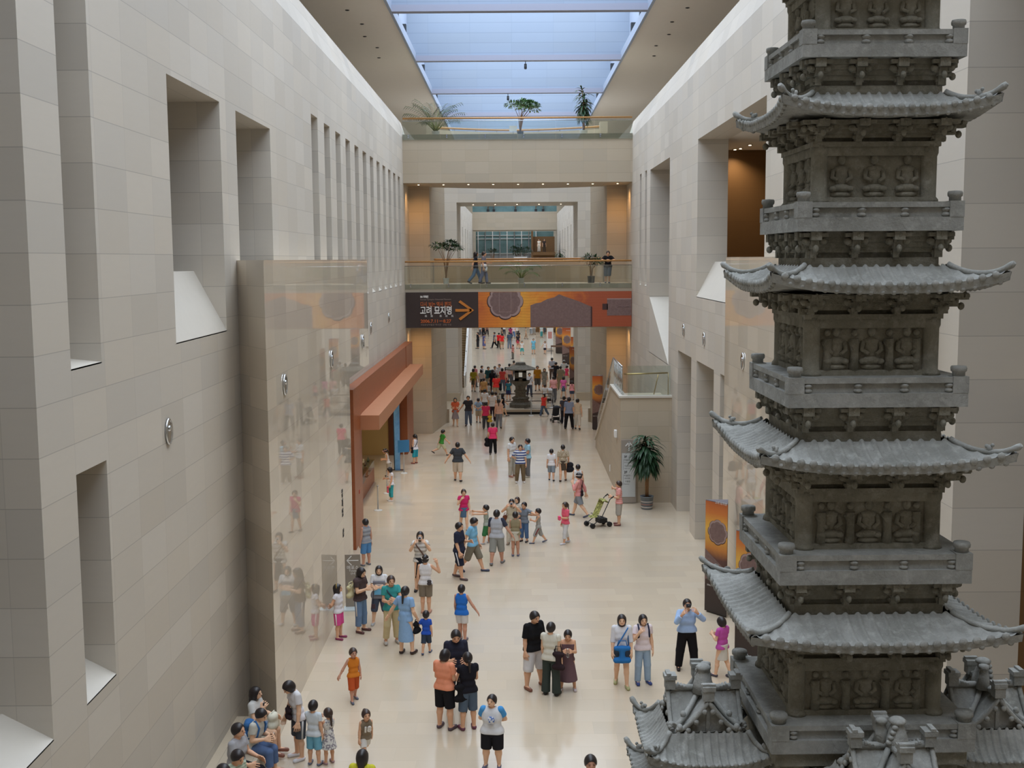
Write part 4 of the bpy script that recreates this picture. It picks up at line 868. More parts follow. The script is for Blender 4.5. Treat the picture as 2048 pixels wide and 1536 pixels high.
class SDF:
    "blended capsules and ellipsoids; cuts trim the result with planes"
    def __init__(s): s.p = []; s.cuts = []
    def cap(s, a, b, ra, rb=None, k=.02, sub=False): s.p.append((np.array(a, float), np.array(b, float), ra, ra if rb is None else rb, k, None, sub)); return s
    def ell(s, c, r, M=None, k=.02, sub=False): s.p.append((np.array(c, float), np.array(r, float), 0, 0, k, np.eye(3) if M is None else np.array(M), sub)); return s
    def cut(s, p, n): s.cuts.append((np.array(p, float), np.array(n, float) / np.linalg.norm(n))); return s
    def mesh(s, h, grow=0.0):
        lo = np.min([np.minimum(p[0], p[1]) - max(p[2], p[3]) if p[5] is None else p[0] - p[1].max() for p in s.p if not p[6]], axis=0) - 2.5 * h - grow
        hi = np.max([np.maximum(p[0], p[1]) + max(p[2], p[3]) if p[5] is None else p[0] + p[1].max() for p in s.p if not p[6]], axis=0) + 2.5 * h + grow
        n = np.ceil((hi - lo) / h).astype(int) + 1; V = np.full(n, 9.0)
        ax = [lo[i] + h * np.arange(n[i]) for i in range(3)]
        for a, b, ra, rb, k, M, sub in s.p:
            if M is None: l, u = np.minimum(a, b) - max(ra, rb), np.maximum(a, b) + max(ra, rb)
            else: l, u = a - b.max(), a + b.max()
            pad = k + grow + 2.2 * h
            i0 = np.clip(np.floor((l - pad - lo) / h).astype(int), 0, n); i1 = np.clip(np.ceil((u + pad - lo) / h).astype(int) + 1, 0, n)
            if (i1 <= i0).any(): continue
            sl = tuple(slice(i0[i], i1[i]) for i in range(3))
            P = np.stack(np.meshgrid(*[ax[i][sl[i]] for i in range(3)], indexing='ij'), -1)
            if M is None:
                ab = b - a; t = np.clip(((P - a) @ ab) / max(ab @ ab, 1e-9), 0, 1); d = np.linalg.norm(P - a - t[..., None] * ab, axis=-1) - (ra + (rb - ra) * t)
            else:
                q = (P - a) @ M; q2 = q / b; L = np.linalg.norm(q2, axis=-1); G = np.linalg.norm(q2 / b, axis=-1); d = L * (L - 1) / np.maximum(G, 1e-9)
                d = np.where(L < .3, -b.min() * .7, d)
            W = V[sl]
            if sub: V[sl] = np.maximum(W, -d)
            else:
                hh = np.clip(.5 + .5 * (W - d) / k, 0, 1) if k > 0 else (d < W).astype(float)
                V[sl] = W * (1 - hh) + d * hh - k * hh * (1 - hh)
        V -= grow
        if s.cuts:
            P = np.stack(np.meshgrid(*ax, indexing='ij'), -1)
            for p, nn in s.cuts: V = np.maximum(V, (P - p) @ nn)
        V[0], V[-1] = 9, 9; V[:, 0], V[:, -1] = 9, 9; V[:, :, 0], V[:, :, -1] = 9, 9
        return surface_nets(np.where(V == 0, 1e-6, V), lo, h)
def mesh_obj(name, parts, m, parent):
    vs, fs, o = [], [], 0
    for v, f in parts: vs.append(v); fs.append(f + o); o += len(v)
    vs = np.concatenate(vs); fs = np.concatenate(fs)
    me = bpy.data.meshes.new(name); me.vertices.add(len(vs)); me.vertices.foreach_set('co', vs.astype(np.float32).ravel())
    me.loops.add(len(fs) * 4); me.loops.foreach_set('vertex_index', fs.astype(np.int32).ravel()); me.polygons.add(len(fs)); me.polygons.foreach_set('loop_start', np.arange(len(fs), dtype=np.int32) * 4)
    me.polygons.foreach_set('use_smooth', np.ones(len(fs), bool)); me.update(calc_edges=True); me.validate()
    me.materials.append(m); ob = bpy.data.objects.new(name, me); col.objects.link(ob); ob.parent = parent; return ob
def rot(ax, a):
    c, s = math.cos(a), math.sin(a)
    return np.array([[1, 0, 0], [0, c, -s], [0, s, c]]) if ax == 'x' else np.array([[c, 0, s], [0, 1, 0], [-s, 0, c]]) if ax == 'y' else np.array([[c, -s, 0], [s, c, 0], [0, 0, 1]])
SKIN = {k: mat(c, .55, .35, name='skin_' + str(k), var=.03) for k, c in enumerate(('e3b898', 'd8a888', 'c4927a', 'ecc8ac'))}
HAIR = {'k': mat('211a1b', .4, .5, name='black_hair', var=.2, scale=60), 'b': mat('3a2a24', .4, .5, name='dark_brown_hair', var=.2, scale=60), 'g': mat('6c6866', .5, .4, name='grey_hair', var=.2, scale=60)}
EYE = mat('1a1414', .3, .5, name='eye'); LIP = mat('a8625a', .5, .4, name='lips')
_cl = {}
def cloth(c):
    "c: a hex colour, or 'a/b/pitch' for stripes round the body, 'a#b' for a print"
    if c in _cl: return _cl[c]
    m = NT('cloth_' + c.replace('/', '_').replace('#', '_'))
    P = m.obj(); n = m.noise(18, 3, .6, P)
    if '/' in c:
        a, b, pitch = c.split('/'); z = m.sep(P)[2]; f = m.math('GREATER_THAN', m.math('FRACT', m.math('DIVIDE', z, float(pitch))), .55); x = m.mix(f, srgb(a), srgb(b))
    elif '#' in c:
        a, b = c.split('#'); x = m.mix(m.ramp(m.noise(26, 2, .5, P), [(.52, (0., 0., 0.)), (.56, (1., 1., 1.))]), srgb(a), srgb(b))
    else: x = srgb(c)
    m.col(m.mix(m.math('MULTIPLY', n, .35), x, m.mix(.5, x, (0.02, .02, .02)))); m.p(Roughness=.85); m.b.inputs['Specular IOR Level'].default_value = .15
    m.bump(n, .01, .35); _cl[c] = m.mat; return m.mat
# arm poses: upper-arm and forearm directions of the person's LEFT arm (x out, -y forward, z up); the right arm mirrors x
ARM = {'down': ((.16, .02, -1), (.10, -.16, -1)), 'swf': ((.14, -.42, -.9), (.05, -.75, -.75)), 'swb': ((.18, .45, -.9), (.12, .22, -1)),
       'face': ((.35, -.75, -.55), (-.42, -.42, .80)), 'cam': ((.55, -.72, -.35), (-.62, -.30, .72)), 'mouth': ((.30, -.35, -.9), (-.45, -.42, .80)), 'ear': ((.62, -.1, -.5), (-.25, -.05, 1)),
       'hold': ((.12, -.15, -1), (-.25, -1, .12)), 'phone': ((.14, -.25, -1), (-.40, -.9, .35)), 'cross': ((.18, -.25, -1), (-.95, -.45, .05)), 'hip': ((.62, .25, -.8), (-.72, -.15, -.45)),
       'back': ((.35, .35, -.9), (-.75, .42, -.35)), 'point': ((.25, -.9, .02), (.15, -1, .02)), 'side': ((.9, -.25, -.25), (.85, -.45, -.05)), 'out': ((.55, .05, -.85), (.55, -.1, -.8)),
       'pray': ((.15, -.5, -.85), (-.35, -.55, .72)), 'lean': ((.55, -.65, -.6), (-.85, -.6, -.1)), 'lap': ((.16, -.35, -.95), (-.2, -.95, -.12)), 'bag': ((.24, .1, -.9), (.05, -.55, -.7)), 'up': ((.35, -.2, .9), (-.15, -.25, 1)),
       'hands': ((.12, -.1, -1), (.05, -.35, -.9)), 'acrossb': ((.15, -.62, -.75), (-.75, -.65, .1))}
LEG = {'stand': ((4, 3, 5), (4, 3, 5)), 'wide': ((9, 2, 3), (9, 2, 3)), 'contra': ((4, 2, 3), (7, 12, 20)), 'walkl': ((3, 24, 8), (3, -18, 22)), 'walkr': ((3, -18, 22), (3, 24, 8)), 'run': ((3, 32, 10), (5, -25, 40)), 'runr': ((5, -28, 45), (3, 32, 12)),
       'slow': ((3, 13, 6), (3, -10, 12)), 'slowr': ((3, -10, 12), (3, 13, 6)), 'sit': ((7, 84, 82), (7, 84, 78)), 'sitf': ((6, 82, 55), (6, 82, 60)), 'together': ((1, 1, 2), (1, 1, 2)), 'cross_': ((-3, 6, 6), (3, -4, 6))}
def hand_sdf(w, d, side, fwd, L, curl):
    "palm, four separate bent fingers of unequal length and a thumb from the side of the palm; d along the forearm, side towards the thumb"
    d = d / np.linalg.norm(d); side = side - d * (side @ d); side = side / np.linalg.norm(side); nrm = np.cross(d, side)
    if nrm @ fwd < 0: nrm = -nrm
    s = SDF(); pl = L * .50; s.cap(w - d * L * .22, w + d * L * .06, L * .155, L * .15, 0.0)
    for k, q in enumerate((-.26, -.09, .09, .26)): s.cap(w + side * L * q * .55, w + d * pl + side * L * q * 1.05, L * .115, L * .098, .02)
    for q, fl in ((.30, .40), (.10, .46), (-.10, .43), (-.29, .34)):
        p = w + d * pl + side * L * q * 1.05; a = curl * .6; dd = d.copy()
        for seg in (.45, .32, .26):
            dd = dd * math.cos(a) + nrm * math.sin(a); dd /= np.linalg.norm(dd); e = p + dd * L * fl * seg * 1.05; s.cap(p, e, L * .060, L * .054, .004); p = e; a = curl * .55
    p = w + d * L * .16 + side * L * .24; t = d * .72 + side * .62 + nrm * .3; t /= np.linalg.norm(t); e = p + t * L * .24; t2 = t + d * .4 + nrm * .35; t2 /= np.linalg.norm(t2)
    s.cap(p, e, L * .085, L * .07, .006).cap(e, e + t2 * L * .2, L * .066, L * .055, .004); return s
def norm(v): v = np.array(v, float); return v / np.linalg.norm(v)
PEOPLE = []
def person(label, foot=None, top=None, h=None, face=0, pos=None, legs='stand', la='down', ra='down', lean=0, hy=0, hp=0, skin=1, hair='short', hc='k', shirt='ffffff', sl=.55, hem=.50, bot=('pants', '2a2a30', 1.0), shoe='3a3a3e', build=1.0, band=None, group=None, dress=None, strap=None, pack=None, seat=None, cap=None, apron=None, waist=None, stripe=None, bare=False, roll=0):
    "feet at pixel FOOT on the floor (or at world POS), head top at pixel row TOP (or height h); face: 0 looks at the camera, 90 towards the pagoda side, 180 away"
    if pos is None: q = at(foot[0], foot[1], z=0); pos = (q.x, q.y, 0)
    if h is None:
        if top is not None: h = at(foot[0] if foot else 1024, top, y=pos[1]).z - pos[2]
        h = max(.7, min(1.86, h))
    dist = pos[1]; far = dist > 66; H = h
    t = thing('person', label, 'person', pos, R(face), group); PEOPLE.append((t, H))
    kid = max(0., min(1., (1.55 - h) / .55)); g = .010 if dist < 30 else .013 if dist < 45 else .017 if dist < 66 else .024
    B = build * (1 - .05 * kid) * (.92 if build == 1. and hair not in ('short', 'crop') and kid < .3 else .97 - .08 * kid if build == 1. else 1.)
    hs = H * (.069 + .023 * kid); hw = hs * .79
    kneez, hipz, shz = (.272 - .01 * kid), (.515 - .03 * kid), (.815 - .022 * kid)
    hipx, shx = .052 * H * B, (.102 - .004 * kid) * H * (.5 + .5 * B)
    Lt, Ls = (hipz - kneez) * H, (kneez - .042) * H
    T = rot('x', R(lean))                                    # torso leans forward about the hips (towards -Y)
    hip0 = np.array([0, 0, hipz * H])
    legd = LEG[legs] if isinstance(legs, str) else legs
    lj = []
    for sx, (spl, sw, kn) in zip((1, -1), legd):
        hp_ = hip0 + [sx * hipx, 0, 0]; d = rot('y', R(-sx * spl)) @ rot('x', R(-sw)) @ np.array([0, 0, -1]); k_ = hp_ + d * Lt
        d2 = rot('y', R(-sx * spl * .6)) @ rot('x', R(-sw + kn)) @ np.array([0, 0, -1]); a_ = k_ + d2 * Ls
        pit = max(0, (kn - sw) - 12) if legs not in ('sit', 'sitf') else 0
        fd = rot('z', R(sx * 9)) @ rot('x', R(min(pit, 40) * .9)) @ np.array([0, -1, 0]); lj.append((hp_, k_, a_, fd))
    low = min(min(a[2][2] - .042 * H, (a[2] + a[3] * .1 * H)[2] - .03 * H) for a in lj); dz = -low if seat is None else seat - (hipz - .052) * H
    up = np.array([0, 0, dz]); hip0 = hip0 + up; lj = [(a + up, b + up, c + up, d) for a, b, c, d in lj]
    if seat is not None:                                       # feet of a seated person reach the floor
        l2 = []
        for (a, b, c, d) in lj:
            v = c - b; c2 = b + v; 
            if c2[2] < .042 * H:
                dzv = .045 * H; hh = math.sqrt(max(1e-6, (Ls ** 2 - (b[2] - dzv) ** 2))) if Ls > b[2] - dzv else 0; c2 = np.array([b[0] + (c[0] - b[0]) * .3, b[1] - hh * (.5 if c[1] > b[1] else 1.), dzv])
            l2.append((a, b, c2, d))
        lj = l2
    def tp(x, y, z): return hip0 + T @ (np.array([x, y, z]) * H - [0, 0, hipz * H])
    sh = [tp(sx * shx / H, .004, shz) for sx in (1, -1)]
    arms = []
    Lu, Lf, Lh = (.172 - .012 * kid) * H, (.148 - .012 * kid) * H, .104 * H
    for i, (sx, an) in enumerate(((1, la), (-1, ra))):
        a = ARM[an] if isinstance(an, str) else an
        u = T @ norm([a[0][0] * sx, a[0][1], a[0][2]]) if an not in ('down', 'swf', 'swb', 'hands', 'bag', 'lean', 'out') else norm([a[0][0] * sx, a[0][1], a[0][2]])
        f = T @ norm([a[1][0] * sx, a[1][1], a[1][2]]) if an not in ('down', 'swf', 'swb', 'hands', 'bag', 'lean', 'out') else norm([a[1][0] * sx, a[1][1], a[1][2]])
        e = sh[i] + u * Lu; w = e + f * Lf; arms.append((sh[i], e, w, f, sx))
    nb = tp(0, .012, .845 - .02 * kid); N = rot('z', R(hy)) @ rot('x', R(hp)); 
    hc_ = nb + T @ np.array([0, -.006 * H, 0]) + N @ np.array([0, -.014 * H, hs * 1.02 + .012 * H])
    def hp3(x, y, z): return hc_ + N @ (np.array([x, y, z]) * hs)
    def torso(s, off=0., k=.035, flare=0., slv=True):
        o = off; ins = .020 if slv else .034
        s.cap(tp(.046 * B, .0, .520 - .03 * kid), tp(-.046 * B, .0, .520 - .03 * kid), .067 * H * B + o, None, k)
        s.cap(tp(.034 * B, 0, .60), tp(-.034 * B, 0, .60), .058 * H * B + o + flare * .5, None, k)
        s.cap(tp(.045 * B, -.004, .70), tp(-.045 * B, -.004, .70), .062 * H * B + o, None, k)
        s.cap(tp(.058, .0, .765 - .012 * kid), tp(-.058, .0, .765 - .012 * kid), .054 * H * B + o, None, k)
        s.cap(sh[0] - T @ np.array([ins * H, 0, .012 * H]), sh[1] + T @ np.array([ins * H, 0, -.012 * H]), .036 * H + o * .7, None, k).cap(sh[0] - T @ np.array([.05 * H, -.004 * H, -.006 * H]), sh[1] + T @ np.array([.05 * H, .004 * H, .006 * H]), .030 * H + o * .6, None, k)
        return s
    def armcaps(s, frac, off=0., k=.015):
        for a, e, w, f, sx in arms:
            s.cap(a, e, .0300 * H * (.6 + .4 * B) + off, .0250 * H * (.6 + .4 * B) + off, k)
        return s
    # ---- body
    s = SDF(); torso(s)
    s.cap(tp(0, .01, .80 - .01 * kid), nb + N @ np.array([0, -.004 * H, .5 * hs]), .031 * H, .029 * H, .02)
    s.ell(hc_, (hw * .93, hs * .98, hs), N, .012); s.ell(hp3(0, -.30, -.42), (hw * .74, hs * .60, hs * .56), N, .02)
    s.cap(hp3(0, -.93, .12), hp3(0, -1.10, -.17), .06 * hs, .115 * hs, .012)
    for sx in (-1, 1): s.ell(hp3(sx * .76, .05, -.08), (.07 * hs, .15 * hs, .22 * hs), N, .004)
    s.ell(hp3(0, -.86, -.60), (.22 * hs, .18 * hs, .13 * hs), N, .01)
    for a, b_, c_, fd in lj:
        s.cap(a, b_, .062 * H * B, .040 * H * B, .02); m_ = b_ + (c_ - b_) * .3 + np.array([0, .008 * H, 0])
        s.cap(b_, m_, .038 * H * B, .039 * H * B, .02).cap(m_, c_, .038 * H * B, .023 * H, .02)
        s.cap(c_ + [0, .01 * H, -.012 * H], c_ + fd * .085 * H + [0, 0, -.022 * H], .024 * H, .018 * H, .015)
    armcaps(s, 1)
    for a, e, w, f, sx in arms: s.cap(e, e + (w - e) * .3, .0255 * H, .0265 * H, .012).cap(e + (w - e) * .3, w, .0265 * H, .0175 * H, .012)
    parts = [s.mesh(g)]
    for (a, e, w, f, sx), an in zip(arms, (la, ra)):
        grip = an in ('cam', 'face', 'phone', 'hold', 'mouth', 'bag', 'pray', 'hip', 'ear'); inner = np.array([-sx * .25, -1, .1]) if f[2] < -.5 else np.array([-sx * .35, .2, 1.]); nin = np.array([-sx, 0, 0]) if f[2] < -.5 else np.array([-sx * .6, .4, -.3])
        parts.append(hand_sdf(w + f * .006 * H, f, inner, nin, Lh * (1 - .06 * kid), 1.0 if grip else .38).mesh(.0062 if not far else .0085))
    body = mesh_obj('body', parts, SKIN[skin], t)
    # ---- face
    if not far:
        mb = MB()
        for sx in (-1, 1): mb.ball(hp3(sx * .33, -.90, .0), (.10 * hs, .07 * hs, .055 * hs), 8, 5)
        mb.build('eyes', EYE, body)
        mb = MB()
        for sx in (-1, 1): mb.tube([hp3(sx * .16, -.95, .17), hp3(sx * .34, -.93, .21), hp3(sx * .50, -.82, .16)], .028 * hs, 5)
        mb.build('eyebrows', HAIR[hc], body); MB().ball(hp3(0, -.93, -.42), (.20 * hs, .06 * hs, .05 * hs), 8, 5).build('mouth', LIP, body)
    # ---- hair
    s = SDF(); o = .10 * hs
    s.ell(hp3(0, .05, .09), (hw + o * 1.1, hs * 1.0 + o, hs * .98 + o), N, 0)
    lng = hair not in ('short', 'crop', 'bald')
    if hair == 'bob': s.ell(hp3(0, .22, -.35), (hw * 1.12, hs * .86, hs * .80), N, .03)
    if hair == 'mid': s.ell(hp3(0, .20, -.45), (hw * 1.12, hs * .84, hs * 1.0), N, .03); s.cap(hp3(0, .55, -.6), hp3(0, .75, -1.35), hs * .55, hs * .42, .03)
    if hair == 'long': s.ell(hp3(0, .20, -.45), (hw * 1.12, hs * .84, hs * 1.0), N, .03); s.cap(hp3(0, .6, -.5), hp3(0, .85, -2.3), hs * .58, hs * .40, .03)
    if hair == 'tail': s.ell(hp3(0, 1.05, .05), (hs * .28,) * 3, N, .02); s.cap(hp3(0, 1.15, .0), hp3(0, 1.25, -1.5), hs * .24, hs * .14, .02)
    if hair == 'ltail': s.ell(hp3(0, 1.02, -.3), (hs * .26,) * 3, N, .02); s.cap(hp3(0, 1.08, -.4), hp3(0, 1.30, -2.2), hs * .27, hs * .16, .02)
    if hair == 'bun': s.ell(hp3(0, .95, .55), (hs * .42,) * 3, N, .02)
    s.ell(hp3(0, -1.08, -.30), (hw * .92, hs * 1.0, hs * (.90 if hair != 'crop' else 1.02)), N, 0, True)
    if not lng: s.ell(hp3(0, -.45, -1.05), (hw * 1.5, hs * 1.2, hs * .75), N, 0, True); s.cut(hp3(0, 0, -.40), N @ np.array([0, -.75, -1.]))
    elif hair in ('tail', 'ltail', 'bun'): s.ell(hp3(0, -.45, -1.05), (hw * 1.5, hs * 1.25, hs * .72), N, 0, True)
    if hair != 'bald':
        hb = mesh_obj('hair', [s.mesh(g * .72)], HAIR[hc], t)
    if band:
        MB().tube([hp3(.98 * math.cos(a) * .86, .10 + .0 * a, .10 + 1.04 * math.sin(a)) for a in [math.pi * i / 12 for i in range(13)]], .075 * hs, 6).build('hairband' if band[0] != '!' else 'sunband', cloth(band.strip('!')), t) if band[0] != '!' else MB().tube([hp3(.92 * math.sin(a), -.0 - 1.05 * math.cos(a), .30 + .02 * math.cos(a)) for a in [2 * math.pi * i / 20 for i in range(21)]], .10 * hs, 6).build('headband', cloth(band.strip('!')), t)
    if cap:
        s = SDF().ell(hp3(0, .03, .18), (hw * 1.16, hs * 1.12, hs * 1.0), N, 0).ell(hp3(0, -1.05, .30), (hw * .8, hs * .62, hs * .10), N, .01); s.cut(hp3(0, 0, .22), N @ np.array([0, 0, -1.])); mesh_obj('cap', [s.mesh(g * .72)], cloth(cap), t)
    # ---- top
    off = .0085 * H + .004
    c = dress or shirt
    if c:
        s = SDF(); torso(s, off if sl > 0 else off * .8, .035, .006 * H, sl > 0)
        hz = hem - .03 * kid
        if not dress: s.cap(tp(.054 * B, 0, hz + .01), tp(-.054 * B, 0, hz + .01), .068 * H * B + off * 1.35, None, .03).cap(tp(.054 * B, 0, hz - .05), tp(-.054 * B, 0, hz - .05), .068 * H * B + off * 1.35, None, .03)
        s.cut(tp(0, 0, hz if not dress else .5), T @ np.array([0, 0, -1.]))
        s.ell(nb + T @ np.array([0, -.012 * H, .020 * H]), (.045 * H, .050 * H, .036 * H), T, 0, True)
        if bare: s.cut(tp(0, 0, .775), T @ np.array([0, 0, 1.]))
        ps = [s.mesh(g)]
        if sl > 0:
            for a, e, w, f, sx in arms:
                q = SDF(); end = a + (e - a) * min(1, sl * 1.0) if sl <= 1 else e + (w - e) * min(1, sl - 1)
                r1 = .032 * H * (.6 + .4 * B) + off
                if sl <= 1: q.cap(a, a + (e - a) * (sl + .12), r1, r1 * .98, .01).cut(end, e - a)
                else: q.cap(a, e, r1, r1 * .88, .012).cap(e, end + (w - e) * .1, r1 * .88, r1 * .75, .012).cut(end, w - e)
                ps.append(q.mesh(g))
        if dress:
            q = SDF(); a = tp(0, 0, .58); hemz, fl = bot[2], bot[3] if len(bot) > 3 else .13
            q.cap(a, np.array([0, (lj[0][1][1] + lj[1][1][1]) * .4, hemz * H - .1]), .078 * H * B + off, fl * H, .06).cut((0, 0, hemz * H), (0, 0, -1)); ps.append(q.mesh(g))
        sh_o = mesh_obj('dress' if dress else 'shirt', ps, cloth(c), t)
    # ---- legwear
    kind, bc, bl = bot[0], bot[1], bot[2]
    if kind in ('pants', 'shorts'):
        s = SDF(); o2 = off * (1.05 if kind == 'pants' else 1.5) * (bot[3] if len(bot) > 3 else 1.)
        s.cap(tp(.046 * B, 0, .53 - .03 * kid), tp(-.046 * B, 0, .53 - .03 * kid), .0675 * H * B + off * .35, None, .02).cap(hip0 + [.044 * H * B, 0, -.01], hip0 - [.044 * H * B, 0, .01], .067 * H * B + off * .4, None, .02); s.cut(tp(0, 0, .575 - .03 * kid), T @ np.array([0, 0, 1.]))
        ps = [s.mesh(g)]
        for a, b_, c_, fd in lj:
            a2 = a + (b_ - a) * .10; q = SDF(); q.cap(a2, b_ if bl > .5 else a + (b_ - a) * (bl * 2 + .12), .060 * H * B + o2 * (.62 if kind == 'pants' else .9), .043 * H * B + o2 * (1.15 if kind == 'shorts' else 1), .02)
            if bl <= .5: q.cut(a + (b_ - a) * bl * 2, b_ - a)
            else:
                e = b_ + (c_ - b_) * (bl - .5) * 2; q.cap(b_, e + (c_ - b_) * .08, .043 * H * B + o2, (.034 * H * B if bl < .95 else .029 * H) + o2 * (1.25 if len(bot) < 5 else bot[4]), .02).cut(e, c_ - b_)
            ps.append(q.mesh(g))
        lo = mesh_obj('trousers' if kind == 'pants' else 'shorts', ps, cloth(bc), t)
        if stripe:
            mb = MB()
            for (a, b_, c_, fd), sx in zip(lj, (1, -1)):
                o3 = .064 * H * B + o2 - .008; o4 = .043 * H * B + o2 * 1.15 - .008; e = a + (b_ - a) * min(1, bl * 2 - .04)
                mb.tube([a + [sx * (o3), 0, -.03], (a + e) / 2 + [sx * (o3 + o4) / 2, 0, 0], e + [sx * o4, 0, 0]], .02, 6, flat=1)
            mb.build('side_stripe', cloth(stripe), lo)
    elif kind == 'skirt':
        q = SDF(); a = tp(0, 0, .545 - .03 * kid); fl = bot[3] if len(bot) > 3 else .085
        q.cap(a + T @ np.array([.035 * H, 0, 0]), a - T @ np.array([.035 * H, 0, 0]), .068 * H * B + off, None, .02).cap(a, np.array([0, (lj[0][1][1] + lj[1][1][1]) * .45, bl * H - .12]), .085 * H * B, fl * H + .03, .05)
        q.cut((0, 0, bl * H), (0, 0, -1)).cut(tp(0, 0, .575 - .03 * kid), T @ np.array([0, 0, 1.])); mesh_obj('skirt', [q.mesh(g)], cloth(bc), t)
    # ---- shoes
    for a, b_, c_, fd in lj:
        s = SDF(); f0 = c_ + [0, 0, -.018 * H]; dn = np.array([0, 0, 1.]) - fd * fd[2]; dn /= np.linalg.norm(dn)
        s.cap(f0 + np.array([0, .014 * H, 0]), f0 + fd * .095 * H - dn * .006 * H, .030 * H, .025 * H, .02).cut(f0 - dn * .024 * H, -dn).cut(f0 + dn * .016 * H, dn); mesh_obj('shoe', [s.mesh(min(g, .016) * .8)], mat(shoe, .5, .4), t)
    # ---- extras worn on the body
    if strap:
        sx = 1 if strap[0] == 'l' else -1; r = .072 * H * B + .03
        pts = [tp(-sx * .085, -.0, .835), tp(-sx * .06, -.062 * B - .012, .78), tp(sx * .01, -.070 * B - .014, .69), tp(sx * .08 * B, -.045 * B - .01, .58), tp(sx * .10 * B, .0, .54), tp(sx * .07, .062 * B + .01, .62), tp(-sx * .02, .066 * B + .012, .74), tp(-sx * .085, .03, .83)]
        MB().tube(pts, .011 * H, 6).build('strap', cloth(strap[1:]), t)
    if pack:
        s = SDF().cap(tp(0, .115, .66), tp(0, .112, .77), .060 * H, .050 * H, .02).cap(tp(.04, .105, .64), tp(-.04, .105, .64), .052 * H, None, .02).cap(tp(.035, .10, .76), tp(-.035, .10, .76), .045 * H, None, .02)
        pk = thing('backpack', 'backpack worn by the ' + label, 'backpack', pos, R(face)); mesh_obj('pack_body', [s.mesh(g)], cloth(pack), pk)
        for sx in (-1, 1): MB().tube([tp(sx * .065, .06, .80), tp(sx * .072, .0, .865), tp(sx * .072, -.068, .80), tp(sx * .078, -.07, .70), tp(sx * .085, .03, .63)], .012 * H, 6).build('shoulder_strap', cloth(pack), pk)
        pk['label'] = PACKLAB.get(label, pk['label'])
    if apron: mesh_obj('tied_jacket', [SDF().cap(tp(.045 * B, 0, .55), tp(-.045 * B, 0, .55), .074 * H * B + off * 1.6, None, .02).cap(tp(.03, -.06, .50), tp(-.03, -.06, .43), .05 * H, None, .02).mesh(g)], cloth(apron), t)
    if waist: MB().cbox(tp(*waist[0]), waist[1], Matrix(T.tolist()).to_4x4() if False else None).build('waist_pouch', cloth(waist[2]), t)
    hands = [w + f * Lh * .45 for a, e, w, f, sx in arms]
    Mw = t.matrix_basis.copy(); Mw = Matrix.Translation(pos) @ Matrix.Rotation(R(face), 4, 'Z')
    return dict(t=t, H=H, loc=lambda x, y, z: Vector(tp(x, y, z)), T=T, tp=lambda x, y, z: Mw @ Vector(tp(x, y, z)), hand=[Mw @ Vector(q) for q in hands], head=Mw @ Vector(hp3(0, -1, 0)), M=Mw, face=R(face))
PACKLAB = {}
def bag(name, lab, loc, size, c, rz=0, strap_to=None, handle=True, cat='bag'):
    t = thing(name, lab, cat, loc, rz); w, d, h = size; s = SDF().cap((-w / 2 + d / 2, 0, -h / 2), (w / 2 - d / 2, 0, -h / 2), d / 2, None, .02).cap((-w / 2 + d / 2, 0, h * .3), (w / 2 - d / 2, 0, h * .3), d * .42, None, .02).cap((0, 0, -h * .45), (0, 0, h * .25), d * .5, None, .05)
    mesh_obj('bag_body', [s.mesh(.012 if w < .25 else .018)], cloth(c), t)
    if handle: MB().tube([(-w * .3, 0, h * .35), (-w * .2, 0, h * .8), (w * .2, 0, h * .8), (w * .3, 0, h * .35)], .012, 6).build('handle', cloth(c), t)
    if strap_to is not None:
        q = Matrix.Rotation(-rz, 3, 'Z') @ (Vector(strap_to) - Vector(loc)); MB().tube([(-w * .35, 0, h * .3), q + Vector((0, -.04, .0)), q + Vector((0, .05, 0)), (w * .35, 0, h * .3)], .013, 6).build('strap', cloth(c), t)
    return t
def gadget(name, lab, cat, loc, size, c='b9bcc0', rz=0):
    t = thing(name, lab, cat, loc, rz); w, d, h = size
    MB().box(-w / 2, w / 2, -d / 2, d / 2, -h / 2, h / 2).build('case', mat(c, .35, .5), t)
    if cat == 'camera': MB().lathe([(h * .36, 0), (h * .36, .03), (h * .28, .045), (h * .2, .046)], (0, 0, 0), 14, M=Matrix.Translation((0, -d / 2, 0)) @ Matrix.Rotation(math.pi / 2, 4, 'X')).build('lens', DARKMETAL, t)
    else: MB().box(-w * .4, w * .4, -d / 2 - .002, -d / 2, -h * .4, h * .4).build('screen', DARKMETAL, t)
    return t
# ------------------------------------------------------------------ the visitors
P = person
def below(u, v, h): q = at(u, v, z=h); return (q.x, q.y, 0)
# the five people on the stone bench and those in front of it
a1 = P('long haired woman in a pale grey top seated nearest the casing on the bench', pos=(-5.02, 21.35, 0), h=1.66, face=78, legs='sit', seat=.45, la='lap', ra='mouth', hair='long', shirt='d3d3d0', bot=('skirt_', '8296b4', 0), skin=0, shoe='8a5a4a')
def lap_skirt(p, c, L=.46, nm='skirt'):
    H = p['H']; t = p['t']; s = SDF()
    for sx in (1, -1): s.cap((sx * .05 * H, .0, .53), (sx * .05 * H, -L * .55, .53), .075 * H, .062 * H, .05)
    s.cap((.05 * H, -.0, .52), (-.05 * H, -.0, .52), .085 * H, None, .04).cut((0, -L * .6, 0), (0, -1, 0)); mesh_obj(nm, [s.mesh(.012)], cloth(c), t)
lap_skirt(a1, '8296b4')
gadget('mobile_phone', 'dark mobile phone held to the mouth of the seated long haired woman', 'phone', tuple(a1['hand'][1]), (.05, .02, .10), '3a3a40', 1.3)
bag('handbag', 'white and lime bag on the lap of the seated long haired woman', tuple(a1['M'] @ Vector((.04, -.34, .70))), (.30, .18, .20), 'e4e2d0', 1.4)
PACKLAB['person in a pale shirt looking down at a phone on the bench'] = 'blue backpack on the back of the person looking down on the bench'
